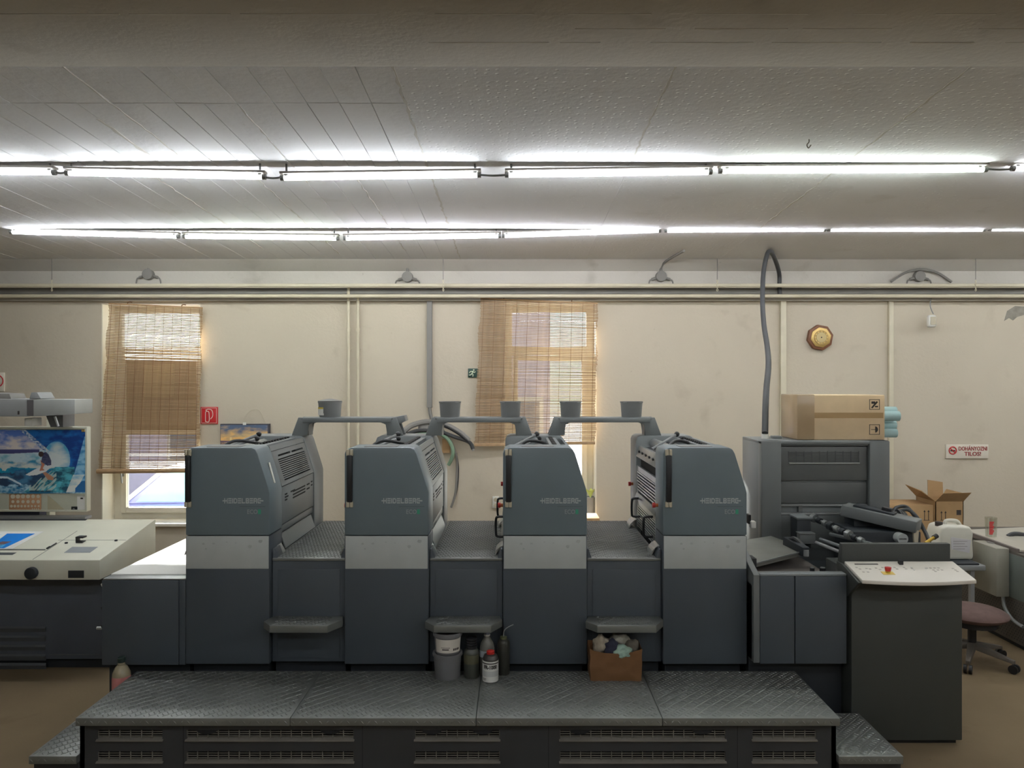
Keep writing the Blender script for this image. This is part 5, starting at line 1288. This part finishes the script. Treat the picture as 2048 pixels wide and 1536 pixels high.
mb.add(vs, fs); mb.build('paper_wall', M_BAG, t, smooth=True, angle=50)
def rag(cx, cy, cz, r, col, label, seed, sq=.6):
    mb = MB().ball((0, 0, 0), 1, 22, 14)
    out = []
    for v in mb.v:
        p = Vector(v); f = .95 + .45*noise.noise(p*1.5 + Vector((seed, 0, 0))) + .22*abs(noise.noise(p*3.1 + Vector((0, seed, 0))))
        out.append((cx + p.x*r*f, cy + p.y*r*f*.8, cz + p.z*r*f*sq))
    mb.v = out
    mb.build('rag', mat('rag_%d_cloth' % seed, col, .9, 0, .18, 40, .4, 60), smooth=True, angle=70, label=label, cat='rag', group='rags in the paper bag')
rag(X(1205, Yg), Yg + .06, pz + .148, .045, S(150, 140, 124), 'pale crumpled rag at the left side of the paper bag', 1, .95)
rag(X(1243, Yg), Yg + .085, pz + .170, .044, S(146, 144, 134), 'pale grey rag on top of the paper bag', 2, .7)
rag(X(1224, Yg), Yg + .045, pz + .140, .042, S(40, 42, 58), 'dark navy rag in the middle of the paper bag', 3, .9)
rag(X(1246, Yg), Yg + .022, pz + .128, .043, S(150, 176, 162), 'mint green rag hanging at the front of the paper bag', 4, .7)
rag(X(1268, Yg), Yg + .065, pz + .142, .038, S(92, 86, 76), 'dull brown rag at the right of the paper bag', 5, .8)

# ------------------------------------------------------------------ hose from the cabinet up to the ceiling, hose bundle on the wall
t = thing('black_hose', 'thick black hose rising from the tall cabinet to the ceiling', 'hose', (X(1530, 4.5), 4.5, 1.386))
hp = [(1530, 866, 4.48), (1531, 815, 4.6), (1533, 775, 4.8), (1537, 728, 5.1), (1534, 690, 5.4), (1528, 650, 5.7), (1525, 600, 6.0), (1527, 545, 6.25), (1534, 510, 6.34), (1540, 503, 6.40), (1548, 514, 6.58), (1558, 545, 6.90), (1559, 572, 6.93), (1560, 590, 6.93)]
MB().tube([(X(a, y), y, Z(b, y)) for a, b, y in hp], .019, 12, 5).build('tube', M_HOSE, t, smooth=True)
MB().cyl((X(1530, 4.48), 4.48, 1.384), (X(1530, 4.48), 4.48, 1.412), .022, n=16).build('sleeve', M_WHITE, t, smooth=True)
B(X(1545, 4.5), X(1562, 4.5), 4.48, 4.54, 1.385, 1.40).build('hinge_fitting', M_PANEL2, bevel=.003, label='small metal fitting on the cabinet top beside the carton', cat='fitting')
Yw = 6.94
t = thing('hose_bundle', 'bundle of grey, black and green hoses hung on a wall box', 'hose', (X(850, Yw), Yw, Z(900, Yw)))
B(X(838, Yw), X(858, Yw), 6.88, 7.0, Z(885, Yw), Z(850, Yw)).build('wall_box', M_CONDUIT, t, bevel=.004)
B(X(843, Yw), X(850, Yw), 6.874, 6.882, Z(867, Yw), Z(860, Yw)).build('box_label', M_WHITE, t)
for nm, m, r, pts in (('grey_hose', M_CONDUIT, .026, [(806, 865, 6.8), (822, 852, 6.85), (850, 844, 6.9), (868, 846, 6.9), (895, 852, 6.9), (920, 866, 6.9), (938, 882, 6.9)]),
                      ('black_hose', M_HOSE, .018, [(815, 868, 6.75), (840, 861, 6.82), (880, 864, 6.86), (910, 874, 6.88), (938, 884, 6.9), (946, 898, 6.9)]),
                      ('black_hose', M_BLACK, .012, [(870, 847, 6.86), (890, 852, 6.86), (915, 866, 6.87), (930, 878, 6.88), (937, 884, 6.88)]),
                      ('green_hose', mat('green_hose', S(132, 160, 136), .4), .017, [(828, 874, 6.8), (845, 866, 6.84), (875, 866, 6.86), (897, 880, 6.88), (906, 902, 6.9), (903, 918, 6.92), (897, 930, 6.94)]),
                      ('grey_cable', M_CONDUIT, .010, [(880, 852, 6.93), (900, 880, 6.95), (911, 905, 6.95), (914, 935, 6.975), (911, 985, 6.975), (902, 1015, 6.975)])):
    MB().tube([(X(a, y), y, Z(b, y)) for a, b, y in pts], r, 9, 5).build(nm, m, t, smooth=True)
MB().cyl((X(945, 6.9), 6.9, Z(897, 6.9)), (X(947, 6.9), 6.9, Z(901, 6.9)), .014, n=10).build('nozzle', M_SILVER, t, smooth=True)
B(X(885, 6.98), X(900, 6.98), 6.95, 7.0, Z(905, 6.98), Z(878, 6.98)).build('wall_bracket', M_CARD2, t)
MB().tube([(X(913, 6.98), 6.985, Z(906, 6.98)), (X(917, 6.98), 6.985, Z(940, 6.98)), (X(914, 6.98), 6.985, Z(980, 6.98)), (X(905, 6.98), 6.985, Z(1010, 6.98))], .005, 6).build('cable', M_HOSE, t, smooth=True)

# ------------------------------------------------------------------ long carton with blue rolls on the cabinet
gy0, gy1 = 4.36, 4.62; gx0, gx1 = X(1595, gy0), X(1770, gy0); gz0, gz1 = 1.386, Z(790, gy0)
t = thing('long_carton', 'long taped cardboard carton lying on the tall cabinet', 'box', ((gx0+gx1)/2, gy0, gz0))
B(gx0, gx1, gy0, gy1, gz0, gz1).build('body', M_CARD, t, bevel=.006)
B(gx0 - .004, gx0 + .10, gy0 - .003, gy1 + .003, gz0 + .001, gz1 + .002).build('tape_wrap', mat('clear_tape', S(176, 152, 120), .2), t, bevel=.006)
B(gx0, gx1 - .01, gy0 - .0012, gy0 + .001, (gz0+gz1)/2 - .004, (gz0+gz1)/2 + .028).build('tape_strip', mat('brown_tape', S(180, 150, 108), .25), t)
for k, zc2 in enumerate((Z(809, gy0), Z(859, gy0))):
    cx2 = X(1749, gy0); h = .030; w = .003; mb = MB(); y0_, y1_ = gy0 - .0012, gy0
    mb.box(cx2-h, cx2+h, y0_, y1_, zc2-h, zc2-h+w); mb.box(cx2-h, cx2+h, y0_, y1_, zc2+h-w, zc2+h); mb.box(cx2-h, cx2-h+w, y0_, y1_, zc2-h, zc2+h); mb.box(cx2+h-w, cx2+h, y0_, y1_, zc2-h, zc2+h)
    if k: # umbrella lying on its side
        mb.prism([(cx2 + .004, zc2 - .018)] + [(cx2 + .004 + .016*math.sin(a*math.pi/8), zc2 - .018*math.cos(a*math.pi/8)) for a in range(1, 8)] + [(cx2 + .004, zc2 + .018)], y0_, y1_, 'y')
        mb.box(cx2 - .02, cx2 + .006, y0_, y1_, zc2 - .0015, zc2 + .0015)
    else:
        mb.prism([(cx2 - .02, zc2 - .018), (cx2 - .012, zc2 - .022), (cx2 + .02, zc2 + .014), (cx2 + .012, zc2 + .02)], y0_, y1_, 'y'); mb.box(cx2 - .018, cx2 + .004, y0_, y1_, zc2 + .004, zc2 + .018); mb.box(cx2 + .002, cx2 + .02, y0_, y1_, zc2 - .016, zc2 - .008)
    mb.build('handling_mark', M_INK, t)
M_BLUE = mat('pale_blue_roll', S(176, 208, 210), .6, 0, .04)
for k, (yy, zpx, xe, r) in enumerate(((4.42, 822, 1791, .026), (4.40, 832, 1797, .030), (4.46, 850, 1790, .028), (4.41, 866, 1792, .026))):
    zz = Z(zpx, yy); t = thing('blue_roll', ['topmost pale blue roll sticking out of the long carton', 'pale blue roll second from top in the carton end, sticking out farthest', 'pale blue roll third from top in the carton end', 'lowest pale blue roll at the carton end'][k], 'roll', (gx1 + .002, yy, zz - r), 'blue rolls in the carton')
    xx = X(xe, yy)
    MB().cyl((gx1 + .001, yy, zz), (xx, yy, zz), r, n=20).build('wound_sheet', M_BLUE, t, smooth=True)
    MB().cyl((xx, yy, zz), (xx + .001, yy, zz), r*.5, n=14).build('core', M_WHITE, t)

# ------------------------------------------------------------------ right background: cartons, canister, table, chair, machine
Yk = 6.2
t = thing('tall_carton', 'closed brown carton with two upright arrows behind the delivery end', 'box', (X(1825, Yk), Yk, 0))
B(X(1780, Yk), X(1867, Yk), Yk, Yk + .3, 0, Z(1010, Yk)).build('body', M_CARD2, t, bevel=.004)
def arrows(t, px, y0, y1, Yq):
    mb = MB()
    for dx in (-4, 4):
        mb.box(X(px+dx, Yq) - .0025, X(px+dx, Yq) + .0025, Yq - .001, Yq, Z(y1, Yq), Z(y0 + 3, Yq))
        mb.prism([(X(px+dx, Yq) - .009, Z(y0+4, Yq)), (X(px+dx, Yq) + .009, Z(y0+4, Yq)), (X(px+dx, Yq), Z(y0, Yq))], Yq - .001, Yq, 'y')
    mb.box(X(px-6, Yq), X(px+6, Yq), Yq - .001, Yq, Z(y1+1, Yq), Z(y1, Yq))
    mb.build('handling_mark', M_INK, t)
arrows(t, 1853, 1020, 1040, Yk)
t = thing('open_carton', 'open brown carton with raised flaps and arrow marks', 'box', (X(1897, Yk), Yk - .02, 0))
ya = Yk - .02; ox0, ox1 = X(1871, ya), X(1927, ya); oz = Z(1003, ya)
mb = MB(); th = .006
mb.box(ox0, ox1, ya, ya + th, 0, oz); mb.box(ox0, ox1, ya + .3 - th, ya + .3, 0, oz); mb.box(ox0, ox0 + th, ya, ya + .3, 0, oz); mb.box(ox1 - th, ox1, ya, ya + .3, 0, oz); mb.box(ox0, ox1, ya, ya + .3, 0, th)
mb.build('body', M_CARD2, t)
MB().hexa([(ox0, ya, oz), (ox1, ya, oz), (ox1, ya + th, oz), (ox0, ya + th, oz)], [(ox0 + .03, ya - .06, oz + .075), (ox1 + .03, ya - .06, oz + .082), (ox1 + .03, ya - .055, oz + .082), (ox0 + .03, ya - .055, oz + .075)]).build('front_flap', M_CARD2, t)
MB().hexa([(ox0, ya, oz), (ox0 + th, ya, oz), (ox0 + th, ya + .3, oz), (ox0, ya + .3, oz)], [(ox0 - .12, ya, oz + .085), (ox0 - .115, ya, oz + .09), (ox0 - .09, ya + .3, oz + .10), (ox0 - .095, ya + .3, oz + .10)]).build('side_flap', M_CARD2, t)
MB().hexa([(ox1 - .13, ya + .294, oz), (ox1, ya + .294, oz), (ox1, ya + .3, oz), (ox1 - .13, ya + .3, oz)], [(ox1 - .13, ya + .30, oz + .14), (ox1, ya + .30, oz + .12), (ox1, ya + .306, oz + .12), (ox1 - .13, ya + .306, oz + .14)]).build('rear_flap', M_CARD2, t)
MB().hexa([(ox1 - th, ya, oz), (ox1, ya, oz), (ox1, ya + .3, oz), (ox1 - th, ya + .3, oz)], [(ox1 + .03, ya, oz + .06), (ox1 + .036, ya, oz + .06), (ox1 + .036, ya + .3, oz + .06), (ox1 + .03, ya + .3, oz + .06)]).build('side_flap', M_CARD2, t)
arrows(t, 1887, 1022, 1040, ya)
B(X(1913, ya), X(1922, ya), ya - .001, ya, Z(1030, ya), Z(1020, ya)).build('shield_mark', M_INK, t)

Yt = 4.95; tz = Z(1131, Yt)
t = thing('side_table', 'low grey table under the white canister', 'table', (X(1930, Yt), Yt, 0))
B(X(1880, Yt), X(1972, Yt), Yt, Yt + .45, tz - .036, tz).build('table_top', M_GREY, t, bevel=.005)
for (a, y) in ((1886, Yt + .02), (1949, Yt + .02), (1900, Yt + .4), (1945, Yt + .4)):
    B(X(a, Yt) - .013, X(a, Yt) + .013, y, y + .026, 0, tz - .03).build('leg', M_GREY, t)
B(X(1890, Yt), X(1960, Yt), Yt + .005, Yt + .3, tz, tz + .012).build('black_tray', M_PLINTH, bevel=.003, label='flat dark tray under the white canister', cat='tray')
Yj = 5.06; jx0, jx1 = X(1879, Yj), X(1948, Yj); jz0 = tz + .0125
t = thing('plastic_canister', 'white plastic canister with paper label on the low table', 'canister', ((jx0+jx1)/2, Yj, jz0))
M_JUG = mat('milky_plastic', S(206, 204, 192), .4, 0, .04)
jz1 = Z(1052, Yj)
MB().prism([(jx0 + .01, jz0), (jx1 - .004, jz0), (jx1, jz0 + .03), (jx1 - .006, jz0 + .13), (jx1, jz1 - .05), (jx1 - .02, jz1 - .006), (jx0 + .05, jz1), (jx0 + .015, jz1 - .01), (jx0, jz1 - .06), (jx0 + .006, jz0 + .03)], Yj, Yj + .17, 'y').build('body', M_JUG, t, bevel=.016, seg=3)
MB().tube([(jx0 + .085, Yj + .085, jz1 - .008), (jx0 + .095, Yj + .085, jz1 + .02), (jx1 - .07, Yj + .085, jz1 + .018), (jx1 - .045, Yj + .085, jz1 - .01)], .013, 8).build('handle', M_JUG, t, smooth=True)
MB().cyl((jx0 + .035, Yj + .07, jz1 - .012), (jx0 + .035, Yj + .07, jz1 + .016), .024, n=18).build('cap', M_INK, t, smooth=True)
MB().hexa([(X(1902, Yj), Yj - .003, Z(1098, Yj)), (X(1938, Yj), Yj - .003, Z(1106, Yj)), (X(1942, Yj), Yj - .003, Z(1080, Yj)), (X(1902, Yj), Yj - .003, Z(1074, Yj))],
          [(X(1902, Yj), Yj + .001, Z(1098, Yj)), (X(1938, Yj), Yj + .001, Z(1106, Yj)), (X(1942, Yj), Yj + .001, Z(1080, Yj)), (X(1902, Yj), Yj + .001, Z(1074, Yj))]).build('paper_label', mat('grey_paper', S(200, 198, 200), .6), t)
for k in range(4): B(X(1906, Yj), X(1934 - 5*(k % 2), Yj), Yj - .0036, Yj - .003, Z(1083 + k*5, Yj), Z(1082.2 + k*5, Yj)).build('label_print', M_CONDUIT, t)

# office chair
t = thing('office_chair', 'swivel chair with worn dark red seat beside the console', 'chair', (0, 0, 0))
M_SEAT = mat('worn_red_fabric', S(98, 77, 72), .9, 0, .15, 18); M_CHM = mat('dull_chair_metal', S(112, 106, 98), .5, .3)
mb = MB().ball((0, 0, .30), 1, 28, 14, (.20, .20, .048)); mb.build('seat', M_SEAT, t, smooth=True)
MB().cyl((0, 0, .235), (0, 0, .265), .14, n=20).build('seat_pan', M_BLACK, t, smooth=True)
MB().cyl((0, 0, .08), (0, 0, .25), .024, n=14).build('gas_column', M_BLACK, t, smooth=True)
MB().tube([(-.05, .10, .25), (-.12, .20, .26), (-.12, .24, .36), (-.12, .24, .44)], .014).build('back_bar', M_BLACK, t, smooth=True)
mb = MB().ball((-.12, .22, .46), 1, 20, 12, (.15, .03, .08)); mb.build('backrest', M_SEAT, t, smooth=True)
MB().cyl((-.10, -.05, .23), (-.20, -.10, .225), .006, n=8).build('lever', M_SILVER, t, smooth=True)
for k in range(5):
    a = -.95 + k*2*math.pi/5; d = Vector((math.cos(a), math.sin(a), 0))
    MB().hexa([d*.02 + Vector((-d.y, d.x, 0))*.024 + Vector((0, 0, .085)), d*.02 - Vector((-d.y, d.x, 0))*.024 + Vector((0, 0, .085)), d*.235 - Vector((-d.y, d.x, 0))*.014 + Vector((0, 0, .055)), d*.235 + Vector((-d.y, d.x, 0))*.014 + Vector((0, 0, .055))],
              [d*.02 + Vector((-d.y, d.x, 0))*.022 + Vector((0, 0, .125)), d*.02 - Vector((-d.y, d.x, 0))*.022 + Vector((0, 0, .125)), d*.235 - Vector((-d.y, d.x, 0))*.012 + Vector((0, 0, .075)), d*.235 + Vector((-d.y, d.x, 0))*.012 + Vector((0, 0, .075))]).build('leg', M_CHM, t, bevel=.004)
    w = Vector((-d.y, d.x, 0)); c = d*.232 + Vector((0, 0, .026))
    cs = MB().cyl(c - w*.022, c - w*.006, .026, n=16).cyl(c + w*.006, c + w*.022, .026, n=16).build('castor', M_BLACK, t, smooth=True)
t.location = (X(1958, 4.55), 4.62, 0)

# grey machine at the right edge
Yq = 4.92
t = thing('side_machine', 'grey machine cut off at the right edge with perforated dark base', 'machine', (X(2010, Yq), Yq, 0))
M_MACH = mat('machine_grey', S(150, 148, 136), .5, 0, .06); M_MACH2 = mat('machine_blue_grey', S(100, 108, 104), .5, 0, .08)
hx = X(1993, Yq)
MX = 3.25
bxm = B(hx, MX - .006, Yq, Yq + .26, Z(1194, Yq), Z(1097, Yq)).build('control_box', M_MACH, t, bevel=.006)
base = B(MX, 4.6, 4.25, 5.75, .03, .615).build('base', mat('machine_dark_base', S(84, 79, 72), .6, 0, .1), t, bevel=.004)
B(MX - .005, MX, 4.27, 5.73, .315, .60).build('side_panel', M_MACH2, t, bevel=.002)
B(MX + .02, 4.58, 4.28, 5.72, 0, .032).build('foot', M_BLACK, t)
mb = MB()
for i in range(15):
    for j in range(42):
        y = 4.62 + j*.026 + (.013 if i % 2 else 0); zz = .055 + i*.017
        mb.add([(MX - .0005, y - .006, zz), (MX - .0005, y, zz - .006), (MX - .0005, y + .006, zz), (MX - .0005, y, zz + .006)], [(0, 1, 2, 3)])
mb.build('perforations', M_BLACK, base, kind='stuff')
MB().tube([(MX - .03, 4.95, Z(1193, 4.95)), (MX - .03, 4.93, Z(1215, 4.93)), (MX - .022, 4.87, Z(1238, 4.87)), (MX - .012, 4.78, Z(1252, 4.8))], .011).build('cable_pipe', M_GREY, t, smooth=True)
# feed board on top
MB().hexa([(X(1965, 5.2), 5.45, Z(1078, 5.2)), (X(2024, Yq), Yq - .05, Z(1100, Yq)), (4.6, Yq - .3, Z(1126, Yq)), (4.6, 5.6, Z(1070, 5.2))],
          [(X(1965, 5.2), 5.45, Z(1074, 5.2)), (X(2024, Yq), Yq - .05, Z(1096, Yq)), (4.6, Yq - .3, Z(1122, Yq)), (4.6, 5.6, Z(1066, 5.2))]).build('feed_board', mat('feed_board', S(176, 172, 160), .4), t)
MB().bar((X(1965, 5.2), 5.44, Z(1076, 5.2)), (X(2025, Yq), Yq - .055, Z(1099, Yq)), .02, .03).build('board_edge', mat('board_edge', S(104, 96, 92), .5), t)
MB().cyl((X(1994, 5.05), 5.1, Z(1097, Yq)), (X(1994, 5.05), 5.1, Z(1084, 5.1)), .032, n=18).build('knob', M_CONDUIT, t, smooth=True)
MB().tube([(X(2016, 5.3), 5.3, Z(1073, 5.3)), (X(2026, 5.3), 5.3, Z(1068, 5.3)), (X(2044, 5.3), 5.3, Z(1069, 5.3)), (X(2080, 5.3), 5.3, Z(1078, 5.3))], .016).build('grip_rail', M_HOSE, t, smooth=True)
# clear cup with red lettering
Yu = 5.20; c = (X(1982, Yu), Yu, .650)
t = thing('red_print_cup', 'clear tumbler with red print standing on the side machine', 'cup', c)
MB().lathe([(.030, 0), (.034, .002), (.038, .135), (.036, .135), (.032, .006)], c, 24).build('glass', glass_mat('cup_glass', (.93, .94, .92), .12), t, smooth=True)
mb = MB()
for k in range(9): mb.box(c[0] - .036, c[0] - .012 + .004*(k % 3), c[1] - .040, c[1] - .0385, c[2] + .024 + k*.010, c[2] + .032 + k*.010)
mb.build('red_print', M_SRED, t)
